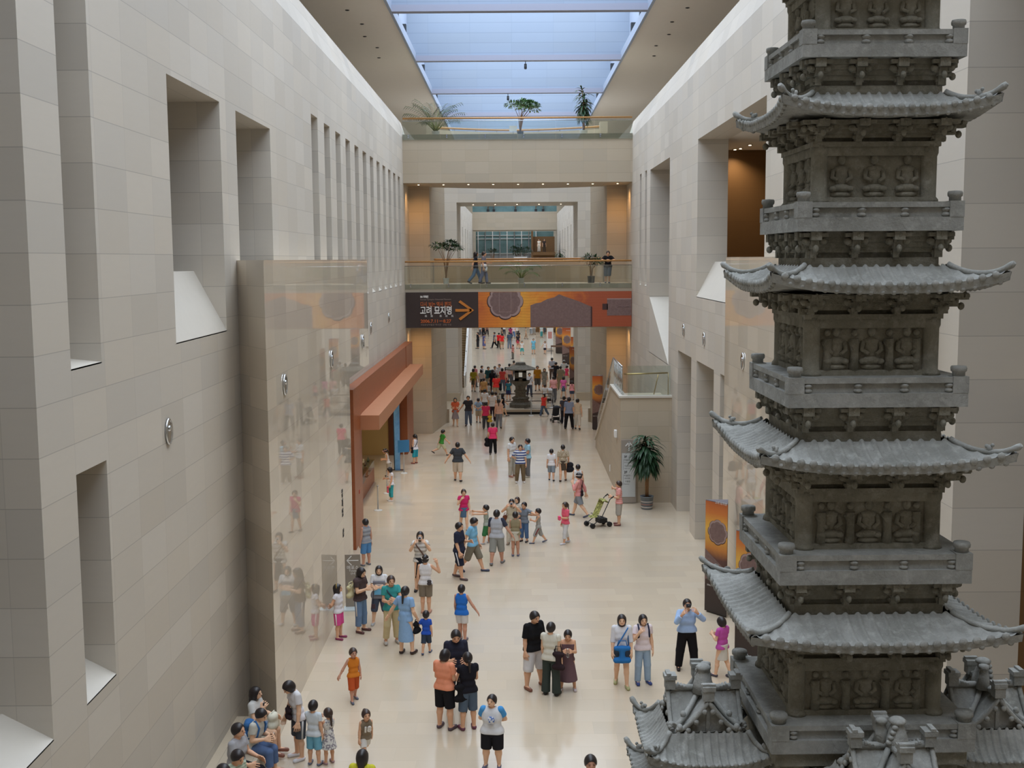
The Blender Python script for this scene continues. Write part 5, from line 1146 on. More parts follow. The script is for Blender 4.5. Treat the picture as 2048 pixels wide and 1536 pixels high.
a2 = P('person in a pale shirt looking down at a phone on the bench', pos=(-4.9, 20.5, 0), h=1.6, face=72, legs='sit', seat=.45, la='phone', ra='phone', lean=16, hp=22, hair='short', shirt='cfcfc8', bot=('pants', '5a6f96', .86), skin=0, pack='3f6ea6', shoe='b98e78')
gadget('mobile_phone', 'small silver phone in the hands of the seated person with the blue backpack', 'phone', tuple(a2['hand'][0]), (.05, .02, .10), 'c4c6ca', 1.2)
a3 = P('crop haired man in a grey polo shirt and black trousers seated on the bench', pos=(-4.98, 19.55, 0), h=1.72, face=75, legs='sit', seat=.45, la='lap', ra='lap', lean=6, hair='crop', shirt='a9a9ae', bot=('pants', '26242a', 1.0), skin=1, build=1.1, shoe='3a2a28')
a4 = P('man in a pale green checked shirt looking down on the bench', pos=(-4.84, 18.6, 0), h=1.7, face=60, legs='sit', seat=.45, la='phone', ra='lap', lean=14, hp=18, hair='short', shirt='c3cfbf/9fb09a/.05', bot=('pants', '2a272c', 1.0), skin=1)
a5 = P('black haired man seated nearest the camera on the bench', pos=(-4.88, 18.0, 0), h=1.66, face=70, legs='sit', seat=.45, la='lap', ra='lap', lean=8, hp=8, hair='short', shirt='d9d9dc', bot=('pants', '34343c', 1.0), skin=1)
a6 = P('woman in a white T-shirt and dark shorts bending her head over the bench', (600, 1516), 1362, h=1.62, face=-58, lean=10, hp=40, hair='bob', shirt='e3e2e6', sl=.6, bot=('shorts', '4a5059', .5), stripe='e0e0e0', shoe='dcdde4', skin=0, la='down', ra='hands', legs='stand')
bag('waist_pouch', 'dark brown pouch at the waist of the woman bending over the bench', tuple(a6['tp'](-.02, -.105, .60)), (.24, .10, .16), '33262a', R(-58))
a7 = P('boy in a pale T-shirt and sky blue shorts seen from behind', (629, 1530), 1403, face=165, hair='short', shirt='d5dde4', bot=('shorts', '76b4cf', .52), shoe='6d7488', la='acrossb', ra='down', skin=1, hem=.49)
a8 = P('girl with a dark ponytail in a flowered sleeveless dress', (659, 1527), 1419, face=-140, hair='ltail', hc='b', dress='dcdad6#8f8a94', sl=.0, bot=('dress', '', .30, .17), la='acrossb', ra='acrossb', shoe='a98a90', skin=1)
a9 = P('running girl in a brown basketball vest and white shorts', (731, 1522), 1412, face=25, legs='runr', lean=14, hair='bun', hc='b', shirt='877a68', sl=.0, bot=('shorts', 'dedcd8', .40), la='swb', ra='down', shoe='767c8c', skin=1, hem=.50)
T_ = a9['T']; text('number', '18', WTX, .15, frame(a9['loc'](0, -.098, .665), T_ @ np.array([1, 0, 0]), T_ @ np.array([0, 0, 1])), a9['t'], 'CENTER', .008, .012)
a10 = P('person with long black hair seen from above at the bottom edge of the floor', pos=below(724, 1500, 1.6), h=1.6, face=170, hair='long', shirt='cfc83e', bot=('pants', '444a58', 1.0))
a11 = P('boy in an orange vest and orange shorts walking past the casing', (708, 1402), 1297, face=28, legs='slowr', hair='short', hc='b', shirt='d9822e', sl=.0, bot=('shorts', 'c4592e', .56), shoe='5a5f70', la='down', ra='out', skin=2, hem=.50)
# beside the guide sign and the shop front
P('boy in a grey sleeveless top and blue shorts beside the shop front', (733, 1131), 1038, face=-135, hair='short', shirt='a7aab0/8d9098/.14', sl=.0, bot=('shorts', '5b8fc4', .5), shoe='6a6f78', skin=2)
b2 = P('girl in a white top and pink shorts leaning on the polished casing', (678, 1277), 1169, face=75, hair='mid', hy=15, hp=-8, band='d8b54a', shirt='e6e3e8', sl=.35, bot=('shorts', 'e0559a', .5), shoe='8a3a5e', la='back', ra='back', skin=1, stripe='f0d8e4')
b3 = P('woman in a brown striped T-shirt typing on a phone by the sign', (722, 1263), 1134, face=62, hp=14, hair='mid', shirt='4a3d3c/57494a/.30', sl=.6, bot=('pants', '6d87a8', .86), shoe='5a3a38', la='phone', ra='phone', skin=0, stripe='d9d8d2')
bag('shoulder_bag', 'cream shoulder bag hanging on the woman in the brown striped T-shirt', tuple(b3['tp'](-.10, .10, .66)), (.32, .14, .26), 'd6cda4', R(62), b3['tp'](-.10, .0, .84))
gadget('mobile_phone', 'silver mobile phone with a dangling dark charm beside the guide sign', 'phone', tuple(b3['hand'][0]), (.05, .02, .09), 'b9bec6', 1.0)
t = thing('hanging_charm', 'dark purse charm dangling on a cord from the silver phone', 'charm', tuple(b3['hand'][0])); MB().tube([(0, 0, -.05), (0, -.0, -.46)], .005, 5).build('cord', BLACK, t); MB().box(-.05, .05, -.012, .012, -.58, -.46, Matrix.Rotation(.0, 4, 'Y')).build('purse', mat('46343c', .6), t)
b4 = P('girl with long hair and folded arms in a white tee under a grey tunic', (760, 1248), 1131, face=4, legs='wide', hair='mid', shirt='e4e4e6', sl=.62, bot=('shorts', '4d5568', .60), shoe='b9bcc0', la='cross', ra='cross', skin=0, hem=.47)
s_ = SDF(); H_ = b4['H']; Tb = b4
mesh_obj('tunic', [SDF().cap((.045 * H_, 0, .64 * H_), (-.045 * H_, 0, .64 * H_), .078 * H_, None, .03).cap((.05 * H_, 0, .73 * H_), (-.05 * H_, 0, .73 * H_), .076 * H_, None, .03).cap((.055 * H_, 0, .50 * H_), (-.055 * H_, 0, .50 * H_), .090 * H_, None, .03).cut((0, 0, .455 * H_), (0, 0, -1)).cut((0, 0, .755 * H_), (0, 0, 1)).mesh(.011)], cloth('8b8e99'), b4['t'])
t = thing('leaflet', 'light blue leaflet held under the folded arms of the girl in the grey tunic', 'leaflet', tuple(b4['tp'](.0, -.125, .60)), 0); MB().box(-.12, .12, -.004, .004, -.09, .07).build('sheet', mat('6fb4d8', .6), t)
b5 = P('person in a teal T-shirt and beige trousers with one arm across the chest', (784, 1285), 1151, face=18, legs='contra', hair='tail', hc='b', shirt='3f9a98', sl=.55, bot=('pants', 'cdbd94', .92), shoe='b0aca6', la='acrossb', ra='hold', skin=1, strap='l3a4a5a')
b6 = P('woman with a low ponytail in a long light blue dress walking away', (812, 1308), 1173, face=158, legs='contra', hair='ltail', dress='8fb3dc', sl=.6, bot=('dress', '', .20, .125), shoe='3a2a2a', la='out', ra='bag', skin=0)
bag('handbag', 'black handbag carried by the woman in the long light blue dress', tuple(b6['hand'][1] + Vector((-.03, .0, -.16))), (.28, .13, .22), '1d1c20', R(60))
P('little boy in a royal blue T-shirt and dark denim shorts walking away', (853, 1307), 1223, face=172, legs='slowr', hair='short', shirt='2f58bd', sl=.6, bot=('shorts', '3a4558', .52), shoe='4d5a78', la='out', ra='down', skin=1)
b8 = P('woman in a white and grey striped top taking a photo beyond the shop', (842, 1181), 1063, face=3, hair='mid', shirt='dcdad6/b3aea8/.11', sl=.5, bot=('skirt', '26262b', .22, .08), la='face', ra='face', skin=0, shoe='2a2a2e', strap='l6a5248')
gadget('camera', 'silver compact camera held up by the woman in the white and grey striped top', 'camera', tuple(b8['head'] + Vector((0, -.05, -.02))), (.10, .03, .065), 'c9ccd2', 0)
b9 = P('woman in a white vest and khaki shorts seen from behind shading her eyes', (852, 1226), 1110, face=178, hair='bun', band='!ddd6cc', shirt='e6e3e4', sl=.0, bot=('shorts', '85796a', .46), legs='together', la='down', ra='ear', shoe='b98a78', skin=1)
bag('waist_pouch', 'small dark pouch clipped on the khaki shorts of the woman in the white vest', tuple(b9['tp'](-.075, .095, .56)), (.13, .06, .09), '4a4446', R(178), None, False)
P('boy in a dark navy T-shirt and navy shorts with white side stripes', (919, 1157), 1044, face=68, legs='slowr', hair='short', shirt='2a2e42', sl=.85, bot=('shorts', '24283a', .54), stripe='d9d9e0', shoe='5a4a4c', la='hold', ra='hands', skin=1, build=1.05)
P('youth in a light blue T-shirt and khaki shorts walking beside the boy in navy', (946, 1143), 1031, face=72, legs='walkl', hair='short', shirt='84bfe4', sl=.7, bot=('shorts', '827c6e', .58), shoe='3f465c', la='hands', ra='swb', hp=16, skin=1)
P('boy in a blue sleeveless top and white shorts walking away', (924, 1280), 1170, face=168, legs='cross_', hair='short', shirt='2f74cf', sl=.0, bot=('shorts', 'd7d4d2', .40), shoe='6a6470', la='hands', ra='out', skin=2, hem=.48)
# the huddle of three and the boy with hands behind his back
P('black haired man in a navy jacket with white piping facing the huddle', (913, 1420), h=1.78, face=10, hair='short', shirt='2b2d3c', sl=1.3, bot=('pants', '2a2a34', 1.0), la='hold', ra='hold', hp=18, skin=1)
c1 = P('woman in a salmon T-shirt and black shorts in the huddle', (890, 1458), 1299, face=152, hp=12, hair='bob', shirt='ee9a78', sl=.6, bot=('shorts', '1e1d22', .48), shoe='5a4a52', la='hold', ra='hold', skin=1, build=1.02, hem=.52)
c2 = P('girl in a black top and denim shorts in the huddle', (937, 1459), 1305, face=-160, hair='ltail', shirt='1f1e26', sl=.35, bot=('shorts', '57677a', .55), shoe='6a3a4e', la='phone', ra='phone', skin=1)
bag('shoulder_bag', 'black shoulder bag between the women of the huddle', tuple(c2['tp'](.10, .02, .52)), (.30, .14, .30), '1b1a1e', R(20), c2['tp'](.08, .0, .83))
c3 = P('stout boy in a white shirt with blue sleeves and hands behind his back', (985, 1534), 1391, face=-8, hy=-14, hp=-6, hair='short', shirt='dfe0e4', sl=.0, bot=('shorts', '212026', .50), shoe='5c6078', la='back', ra='back', skin=0, build=1.26, hem=.50)
HH = c3['H']; kd = max(0., min(1., (1.55 - HH) / .55))
for sx in (1, -1):
    a = np.array([sx * (.102 - .004 * kd) * HH * 1.13, .0, (.815 - .022 * kd) * HH]); d_ = norm([sx * .35, .35, -.9]); e_ = a + d_ * .105 * HH
    mesh_obj('sleeve', [SDF().cap(a, e_ + d_ * .03, .032 * HH * 1.13 + .020, .030 * HH * 1.13 + .022, .01).cut(e_, d_).mesh(.010)], cloth('4f9ad8'), c3['t'])
mesh_obj('shirt_print', [SDF().ell((0, -.088 * HH * 1.26, .70 * HH), (.07, .04, .075), None, 0).mesh(.010)], cloth('dfe0e4#5a78b8'), c3['t'])
# the middle of the hall
m1 = P('woman in a magenta T-shirt and denim skirt with a hand at her mouth', (928, 1061), 978, face=12, legs='slow', hair='tail', hc='b', shirt='d6336f', sl=.4, bot=('skirt', '54708c', .33, .075), la='down', ra='mouth', shoe='4a4a52', skin=0)
P('boy in a grey vest and green shorts pointing both arms sideways', (973, 1087), 1010, face=-88, legs='slow', hair='short', shirt='a5aea4', sl=.0, bot=('shorts', '3c7a4c', .62), la='point', ra='point', shoe='a9adb4', skin=1)
P('youth in a grey shirt with dark sleeves and grey shorts seen from behind', (994, 1128), 1019, face=168, legs='slowr', hair='short', shirt='b9bcc4', sl=.0, bot=('shorts', '9a9c98', .60), la='down', ra='out', shoe='76787c', skin=2, build=1.05)
yq = PEOPLE[-1]; HH = yq[1]
for sx, d_ in ((1, norm([.16, .02, -1])), (-1, norm([-.55, .05, -.85]))):
    a = np.array([sx * .102 * HH * 1.02, .0, .813 * HH]); e_ = a + d_ * .13 * HH
    mesh_obj('sleeve', [SDF().cap(a, e_ + d_ * .03, .032 * HH + .018, .030 * HH + .018, .01).cut(e_, d_).mesh(.012)], cloth('3a3d4c'), yq[0])
P('girl in a khaki vest and pale skirt standing with her feet together', (1031, 1112), 1024, face=178, legs='together', hair='short', shirt='9a8f72', sl=.0, bot=('skirt', 'cfc8b8', .36, .085), la='hold', ra='hold', shoe='6c7088', skin=2)
m5 = P('woman in a beige waistcoat taking a photo with a brown bag at her hip', (1024, 1088), 998, face=-4, hair='short', shirt='c8c0aa', sl=.35, bot=('pants', 'cfc8ba', 1.0), la='cam', ra='cam', shoe='8a7a6a', skin=1)
gadget('camera', 'silver camera held up by the woman in the beige waistcoat', 'camera', tuple(m5['head'] + Vector((0, -.06, -.01))), (.11, .035, .07), 'a9acb2', 0)
bag('shoulder_bag', 'brown leather bag at the hip of the woman in the beige waistcoat', tuple(m5['tp'](-.13, .02, .55)), (.24, .12, .26), '7d4a34', 0, m5['tp'](.06, -.03, .83))
P('woman with brown hair peering over the boy in the dark blue top', (1035, 1064), 995, face=-25, hair='mid', hc='b', shirt='d3cfc6', sl=.5, bot=('pants', '4a4d58', 1.0), la='hold', ra='down', skin=0)
P('boy in a grey and dark blue top with jeans and one arm stretched out', (1049, 1083), 1005, face=-28, hair='short', shirt='7d8794', sl=.75, bot=('pants', '54719a', .88), la='side', ra='hold', shoe='2c2a30', skin=1)
P('small boy in a pale grey sports set with a red side stripe', (1077, 1086), 1016, face=-86, legs='walkl', hair='short', shirt='a9a8a4', sl=.0, bot=('shorts', 'a3a29e', .62), stripe='8a3a3e', la='acrossb', ra='point', shoe='5c6274', skin=1)
m9 = P('girl with a ponytail in a coral pink top and white capris', (1131, 1087), 1004, face=-62, legs='slow', hair='tail', hc='b', shirt='ee6a80', sl=.75, bot=('pants', 'd9d9da', .80), la='hold', ra='down', shoe='cfd0dc', skin=1)
bag('paper_fan', 'bright pink pouch in the hand of the girl in the coral top', tuple(m9['hand'][0]), (.16, .07, .09), 'f05a86', -1.1, None, False, 'pouch')
m10 = P('woman with a white headband in a pink sweater and grey shorts walking', (1158, 1033), 943, face=-112, legs='walkr', hair='bun', band='!e8dcd6', shirt='eba09c', sl=1.7, bot=('shorts', '8e949c', .44), la='mouth', ra='swb', shoe='4e5468', skin=0, hem=.50)
bag('shoulder_bag', 'small black bag hanging at the back of the woman in the pink sweater', tuple(m10['tp'](.09, .10, .585)), (.16, .09, .17), '2c2226', R(-112), m10['tp'](-.04, .05, .83))
P('boy in a white sleeveless top behind the woman in the pink sweater', (1156, 1004), 929, face=172, hair='short', shirt='e2e2e2', sl=.0, bot=('shorts', 'c9c6c0', .5), skin=1)
m12 = P('woman in a pink striped T-shirt and beige shorts holding a pushchair', (1238, 1050), 962, face=-92, hair='short', hc='b', shirt='f0b4ae/e69a94/.07', sl=.65, bot=('shorts', 'b3aca2', .58), la='hold', ra='side', shoe='7a4a44', skin=1)
# the front group near the pagoda
d1 = P('big man in a black T-shirt and white shorts holding a rolled paper', (1068, 1374), 1221, face=38, legs='wide', hair='short', shirt='19191c', sl=.85, bot=('shorts', 'dad8da', .58), la='hold', ra='down', shoe='7d4f3e', skin=1, build=1.14, hp=10)
t = thing('rolled_paper', 'white rolled paper in the hand of the big man in black', 'paper roll', tuple(d1['hand'][0]), .4); MB().tube([(-.0, .02, -.12), (.02, -.03, .16)], .016, 8).build('roll', WHITEP, t)
d2 = P('woman in a cream top and dark flared trousers seen from behind', (1102, 1390), 1245, face=158, hair='short', shirt='dcd8ca', sl=.3, bot=('pants', '3c4440', 1.0, 1.1, 2.6), la='hands', ra='down', shoe='2a2a2a', skin=0)
bag('shoulder_bag', 'dark leather shoulder bag on the woman in flared trousers', tuple(d2['tp'](-.125, .05, .53)), (.30, .13, .36), '33262a', R(158), d2['tp'](-.09, .0, .84))
d3 = P('girl in a long maroon sundress holding a clear bottle', (1136, 1379), 1259, face=-4, legs='wide', hair='ltail', hp=14, dress='6d545a', sl=.0, bot=('dress', '', .17, .17), la='phone', ra='phone', shoe='c4b8bc', skin=1, bare=True)
t = thing('water_bottle', 'clear plastic bottle held by the girl in the maroon sundress', 'bottle', tuple(d3['tp'](0, -.16, .66))); MB().lathe([(.028, -.09), (.034, -.085), (.034, .04), (.014, .08), (.014, .1)], n=12).build('bottle', GLASS, t); MB().lathe([(.016, .09), (.016, .112)], n=10).build('cap', WHITEP, t)
d4 = P('long haired girl in a white blouse and denim shorts', (1243, 1371), 1228, face=-2, legs='slow', hair='mid', shirt='e2e2e8', sl=1.2, bot=('shorts', '5a6a7e', .34), la='hands', ra='hands', shoe='a9a878', skin=0, hem=.54)
bag('shoulder_bag', 'bright blue bag held in front of the girl in the white blouse', tuple(d4['tp'](.0, -.135, .515)), (.40, .13, .34), '2f74b8', 0, d4['tp'](.08, -.02, .83))
PACKLAB['girl in a pale pink T-shirt and light jeans with a hand at her chin'] = 'dark backpack worn by the girl in light jeans'
d5 = P('girl in a pale pink T-shirt and light jeans with a hand at her chin', (1285, 1366), 1229, face=10, legs='stand', hair='bob', shirt='eadde2', sl=.55, bot=('pants', '9db4cc', 1.0), la='down', ra='mouth', shoe='33447e', skin=0, pack='2e3148')
d6 = P('man in a light blue shirt and black trousers taking a photo', (1373, 1337), 1198, face=2, legs='wide', hair='short', shirt='a9c4ea', sl=1.8, bot=('pants', '1b191c', 1.0, 1.4), la='cam', ra='face', shoe='241c1c', skin=1, hp=-6, build=1.05, hem=.545)
gadget('camera', 'dark camera held to the eye of the man in the light blue shirt', 'camera', tuple(d6['head'] + Vector((.0, -.06, .01))), (.11, .05, .075), '33343a', 0)
d7 = P('woman in a magenta T-shirt and cream skirt partly behind the pagoda roof', (1444, 1354), 1234, face=-140, legs='slow', hair='bob', hp=14, shirt='c257ac', sl=.55, bot=('skirt', 'd5cfc6', .30, .085), la='phone', ra='hold', shoe='4a4450', skin=0)
P('dark haired person at the bottom edge of the floor beside the pagoda wing', pos=below(1181, 1510, 1.68), h=1.68, face=5, hair='short', shirt='c9c4bc', bot=('pants', '3a3a44', 1.0), skin=2)
# by the shop counter and across the floor
P('woman in a white sleeveless top and headband leaning to the shop counter', (777, 953), 897, face=-80, lean=12, hair='tail', band='!e6b8bc', shirt='e9e6e6', sl=.0, bot=('shorts', 'b9b0a4', .56), la='hold', ra='hold', hp=18, skin=1, shoe='5a4a44')
P('shop assistant in a grey shirt bending over behind the glass counter', pos=(-7.5, 43.8, 0), h=1.6, face=70, lean=28, hair='mid', shirt='b3a39c', sl=.6, bot=('pants', '3a3a40', 1.0), la='hold', ra='point', skin=1)
e3 = P('girl in a white T-shirt and teal capris by the barrier posts', (783, 1002), 934, face=-72, hair='bob', hp=20, shirt='ece9ee', sl=.3, bot=('pants', '3ba3ac', .82), la='hands', ra='hold', shoe='d9d6d6', skin=1)
bag('paper_bag', 'red and pink pouch in the hand of the girl in teal capris', tuple(e3['hand'][0] + Vector((-.06, 0, -.1))), (.15, .06, .26), 'e2606e', -1.3, None, False, 'pouch')
e4 = P('girl in a white vest and turquoise shorts near the end of the shop front', (831, 927), 869, face=-122, hair='tail', shirt='ebe8ee', sl=.0, bot=('shorts', '36a0b4', .60), la='hands', ra='hands', shoe='8a4a44', skin=1, strap='l2a2a30')
bag('shoulder_bag', 'black bag at the hip of the girl in turquoise shorts', tuple(e4['tp'](.12, -.03, .50)), (.22, .10, .24), '201f24', R(-122))
P('boy in a green T-shirt and beige shorts running', (883, 911), 857, face=115, legs='runr', lean=12, hair='short', shirt='44903a', sl=.6, bot=('shorts', 'cfcaa8', .5), la='swb', ra='swf', shoe='3a3636', skin=1)
P('man in a dark grey polo shirt and beige shorts walking away', (916, 962), 884, face=178, legs='slow', hair='crop', shirt='43464a', sl=.75, bot=('shorts', 'cdbfae', .58), la='out', ra='out', shoe='3a3a3e', skin=1, build=1.08)
e7 = P('woman in a hot pink T-shirt and black trousers walking to the lantern', (986, 908), 845, face=176, legs='slowr', hair='short', shirt='e8406e', sl=.6, bot=('pants', '1c1b1e', 1.0), la='bag', ra='hands', shoe='4a4a4a', skin=1)
bag('handbag', 'black bag carried by the woman in the hot pink T-shirt', tuple(e7['hand'][0] + Vector((-.04, 0, -.16))), (.12, .22, .30), '1c1b1e')
P('youth in a white T-shirt and pale trousers talking to the man in light blue', (1024, 953), 874, face=48, hair='short', shirt='e2e2e2', sl=.6, bot=('pants', 'b9b4a8', 1.0), la='hold', ra='down', shoe='a97a6a', skin=1)
P('youth in a blue and white striped T-shirt with a hand on his hip', (1041, 965), 889, face=2, legs='contra', hair='short', shirt='dfe2e8/2d4488/.11', sl=.85, bot=('pants', '77664e', 1.0), la='down', ra='hip', shoe='dad6d2', skin=1, build=1.05)
P('youth in a light blue T-shirt and grey trousers gesturing to his friends', (1056, 954), 877, face=-78, hair='short', shirt='a4cfe2', sl=.6, bot=('pants', '77777a', 1.0), la='hold', ra='pray', shoe='b9b4a8', skin=2)
P('boy in a white T-shirt and grey shorts walking away beside a woman', (1103, 961), 898, face=176, legs='slow', hair='short', shirt='ecebee', sl=.7, bot=('shorts', '8a96a2', .5), shoe='3a3a40', skin=1)
e12 = P('woman in a beige patterned blouse and dark brown skirt walking away', (1126, 962), 889, face=178, legs='slowr', hair='short', shirt='a89880#cfc4b0', sl=.85, bot=('skirt', '53473c', .30, .075), shoe='4a3a34', ra='bag', skin=1)
bag('handbag', 'black handbag carried by the woman in the beige blouse', tuple(e12['hand'][1] + Vector((.02, 0, -.17))), (.10, .26, .24), '26262c')
# around the stone lantern
L0, W0 = 'slow', 'slowr'
f1 = P('woman with long hair in an orange top and grey skirt walking to the camera', (911, 852), 795, face=2, legs=L0, hair='long', shirt='dd6f4e', sl=.5, bot=('skirt', '9d959c', .26, .13), la='hold', ra='hold', skin=0, shoe='d0b8a8')
P('man in a charcoal printed T-shirt and jeans next to the woman in orange', (937, 851), 791, face=0, legs=W0, hair='short', shirt='3c3d44', sl=.6, bot=('pants', '5d6c82', 1.0), ra='out', skin=1)
P('boy in a light blue T-shirt with his hands behind his back', (957, 845), 796, face=178, legs=L0, hair='short', shirt='9dbada', sl=.6, bot=('shorts', 'bfae94', .5), la='back', ra='back', skin=1)
P('man in a crimson T-shirt and dark trousers seen from behind', (972, 858), 804, face=176, legs='stand', hair='short', shirt='d23a62', sl=.6, bot=('pants', '46464a', 1.0), skin=1, build=1.08)
P('man in a white shirt with dark trousers seen from behind', (985, 842), 783, face=172, legs='stand', hair='short', shirt='e0dfe2', sl=.6, bot=('pants', '3a2c36', 1.0), skin=1)
P('person in a white T-shirt ahead of the man in the white shirt', (970, 830), 778, face=165, hair='short', shirt='e6e4e6', sl=.6, bot=('pants', '5a5a62', 1.0), skin=1)
f7 = P('woman with a long black ponytail in a peach top and grey trousers', (998, 856), 798, face=178, legs=L0, hair='ltail', shirt='e3b8a4', sl=.4, bot=('pants', '83868c', 1.0), skin=0)
bag('handbag', 'yellow bag carried past the lantern beside the woman with the long ponytail', (f7['M'].translation.x - .5, f7['M'].translation.y - .5, .62), (.3, .14, .28), 'c9a63e')
P('striding woman in black with a denim skirt passing the lantern', (1006, 833), 785, face=95, legs='walkl', hair='mid', shirt='23222a', sl=.3, bot=('skirt', '4d5a6a', .36, .08), la='swf', ra='swb', skin=0)
P('girl in a patterned grey top beside the striding woman in black', (992, 828), 784, face=-150, hair='short', hc='b', shirt='9a948a#5f5a58', sl=.5, bot=('pants', '6a6a72', 1.0), skin=1)
f10 = P('girl in a red top and jeans standing at the corner of the lantern plinth', (1088, 833), 786, face=-40, legs='walkr', hair='mid', shirt='e84a44', sl=.5, bot=('pants', '55677e', 1.0), skin=1, shoe='cfc8c0')
P('woman in a white top and beige skirt pushing the pale pushchair', (1090, 814), 768, face=165, legs=L0, hair='short', hc='b', shirt='e4e2e0', sl=.4, bot=('skirt', 'a89d8e', .32, .085), la='hold', ra='hold', skin=0)
P('man in a salmon pink shirt and grey trousers seen from behind', (1107, 801), 752, face=178, legs=W0, hair='short', shirt='e6a3a0', sl=.65, bot=('pants', '70727a', 1.0), skin=1, build=1.1)
P('woman in a bright pink T-shirt and denim skirt seen from behind', (1127, 797), 753, face=178, legs='wide', hair='bob', shirt='ea72b0', sl=.55, bot=('skirt', '54687a', .33, .09), skin=0)
P('girl with a ponytail in a pink vest and denim shorts', (1144, 800), 762, face=176, legs='stand', hair='ltail', shirt='ef9fa4', sl=.0, bot=('shorts', '4d5a74', .38), skin=1)
P('man in a charcoal shirt and dark trousers pushing the dark pushchair', (1128, 848), 792, face=176, legs=L0, hair='short', shirt='4a4d5a', sl=.6, bot=('pants', '2d2f3a', 1.0), la='hold', ra='hold', skin=1)
P('man in a blue grey shirt and black trousers walking away', (1138, 858), 794, face=178, legs='wide', hair='short', shirt='8d9cba', sl=.7, bot=('pants', '1d1c20', 1.0), skin=1, build=1.05)
P('woman in a white top and white capris walking beside the man in black trousers', (1155, 858), 797, face=174, legs=L0, hair='bun', shirt='d4c6b0', sl=.3, bot=('pants', 'dcd6ca', .84), skin=0)
P('woman in an olive yellow T-shirt and brown skirt seen from behind', (947, 783), 737, face=178, legs=L0, hair='bob', shirt='a3942e', sl=.8, bot=('skirt', '57503e', .30, .09), skin=1)
P('person in a pink top half hidden by the woman in olive yellow', (950, 774), 731, face=150, hair='short', shirt='d48a94', sl=.6, bot=('pants', '6a6a74', 1.0), skin=1)
P('woman in a white backpack top and black skirt near the staircase', (963, 783), 739, face=175, hair='bob', shirt='cfc6c4', sl=.6, bot=('skirt', '2c2a30', .22, .07), skin=0)
P('person in a pale grey shirt looking sideways near the staircase', (964, 772), 731, face=60, hair='short', shirt='b9bac2', sl=.6, bot=('pants', '5a5c66', 1.0), skin=1)
P('man in a dark teal shirt and beige trousers facing the camera', (977, 780), 733, face=10, hair='short', shirt='2f5a60', sl=.8, bot=('pants', 'a39a88', 1.0), skin=1)
P('woman dressed all in black in the crowd left of the lantern', (985, 786), 739, face=170, hair='long', shirt='1d1c22', sl=1.0, bot=('pants', '22222a', 1.0), skin=1)
P('youth in a white shirt with a dark shoulder strap facing the camera', (990, 776), 732, face=15, hair='short', shirt='d6d4da', sl=.7, bot=('pants', '4a5062', 1.0), strap='l3a2a34', skin=1)
P('man in a white shirt standing tallest behind the crowd left of the lantern', (999, 771), 728, face=-20, hair='short', shirt='d9d8de', sl=.7, bot=('pants', '4d4d58', 1.0), skin=1)
P('woman in a coral red top and denim trousers seen from behind', (1005, 782), 736, face=176, hair='bob', shirt='dc5450', sl=.5, bot=('pants', '5f6b7e', 1.0), skin=1)
P('girl in a pink and white top touching the lantern plinth barrier', (1012, 776), 734, face=120, hair='mid', shirt='e4c4c8', sl=.5, bot=('pants', '9a4a5a', 1.0), skin=0)
P('person in a tan T-shirt and dark shorts seen from behind', (968, 804), 756, face=178, hair='short', shirt='b08452', sl=.6, bot=('shorts', '4a4438', .55), skin=1)
f28 = P('man in a scarlet T-shirt and beige trousers seen from behind', (993, 800), 749, face=176, hair='short', shirt='df3a34', sl=.65, bot=('pants', 'bba890', 1.0), skin=1, build=1.08)
bag('shoulder_bag', 'black bag hanging beside the man in the scarlet T-shirt', tuple(f28['tp'](-.16, .05, .55)), (.2, .14, .42), '1b1a20')
P('child in a teal top with a blue pack beside the lantern shaft', (1017, 800), 760, face=174, hair='short', shirt='2f6a78', sl=.6, bot=('shorts', '33406e', .5), skin=1)
P('small child in pale grey beside the man in the scarlet T-shirt', (977, 798), 766, face=170, hair='short', shirt='b3b4ae', sl=.6, bot=('shorts', '8a8478', .5), skin=1)
P('man in a white shirt with a crossing bag strap walking past the lantern', (1059, 793), 745, face=8, legs=L0, hair='short', shirt='dedce0', sl=1.2, bot=('pants', '454b5a', 1.0), strap='r2c2428', skin=1)
P('man in a mustard yellow shirt and grey shorts walking to the camera', (1075, 781), 731, face=0, legs=W0, hair='short', shirt='c48a2c', sl=.85, bot=('shorts', '63605e', .60), skin=1)
P('woman with long hair in a grey printed dress walking beside the man in mustard', (1089, 783), 736, face=2, legs=L0, hair='long', dress='8d8a84#b9b4aa', sl=.3, bot=('dress', '', .30, .11), skin=0)
P('man in a pale grey shirt and brown trousers beyond the lantern', (1104, 759), 715, face=176, legs=L0, hair='short', shirt='a4a7b2', sl=.7, bot=('pants', '5a4a42', 1.0), skin=1)
P('man in black pointing beyond the lantern', (1112, 770), 724, face=150, hair='short', shirt='26252a', sl=.8, bot=('pants', '29282e', 1.0), la='side', skin=1)
P('man in a khaki shirt and beige trousers in the crowd by the poster columns', (1121, 779), 732, face=172, hair='short', shirt='a39a84', sl=.8, bot=('pants', 'a8987c', 1.0), skin=1, build=1.1)
P('man in a white shirt and pale cap near the poster columns', (1128, 765), 720, face=170, hair='short', shirt='c9cac8', sl=.7, bot=('pants', '8a847a', 1.0), cap='8d8f8c', skin=1)
P('girl in a raspberry pink top by the poster columns', (1134, 771), 731, face=120, hair='short', shirt='e0486e', sl=.6, bot=('pants', 'cfc4bc', .8), la='side', skin=1)
P('person whose head shows just above the lantern roof', (1028, 762), 721, face=170, hair='short', shirt='b9a89c', bot=('pants', '5a5a62', 1.0))
P('person whose shoulder shows beside the lantern roof', (1019, 770), 727, face=160, hair='short', shirt='d9b8b4', bot=('pants', '5a5a62', 1.0))
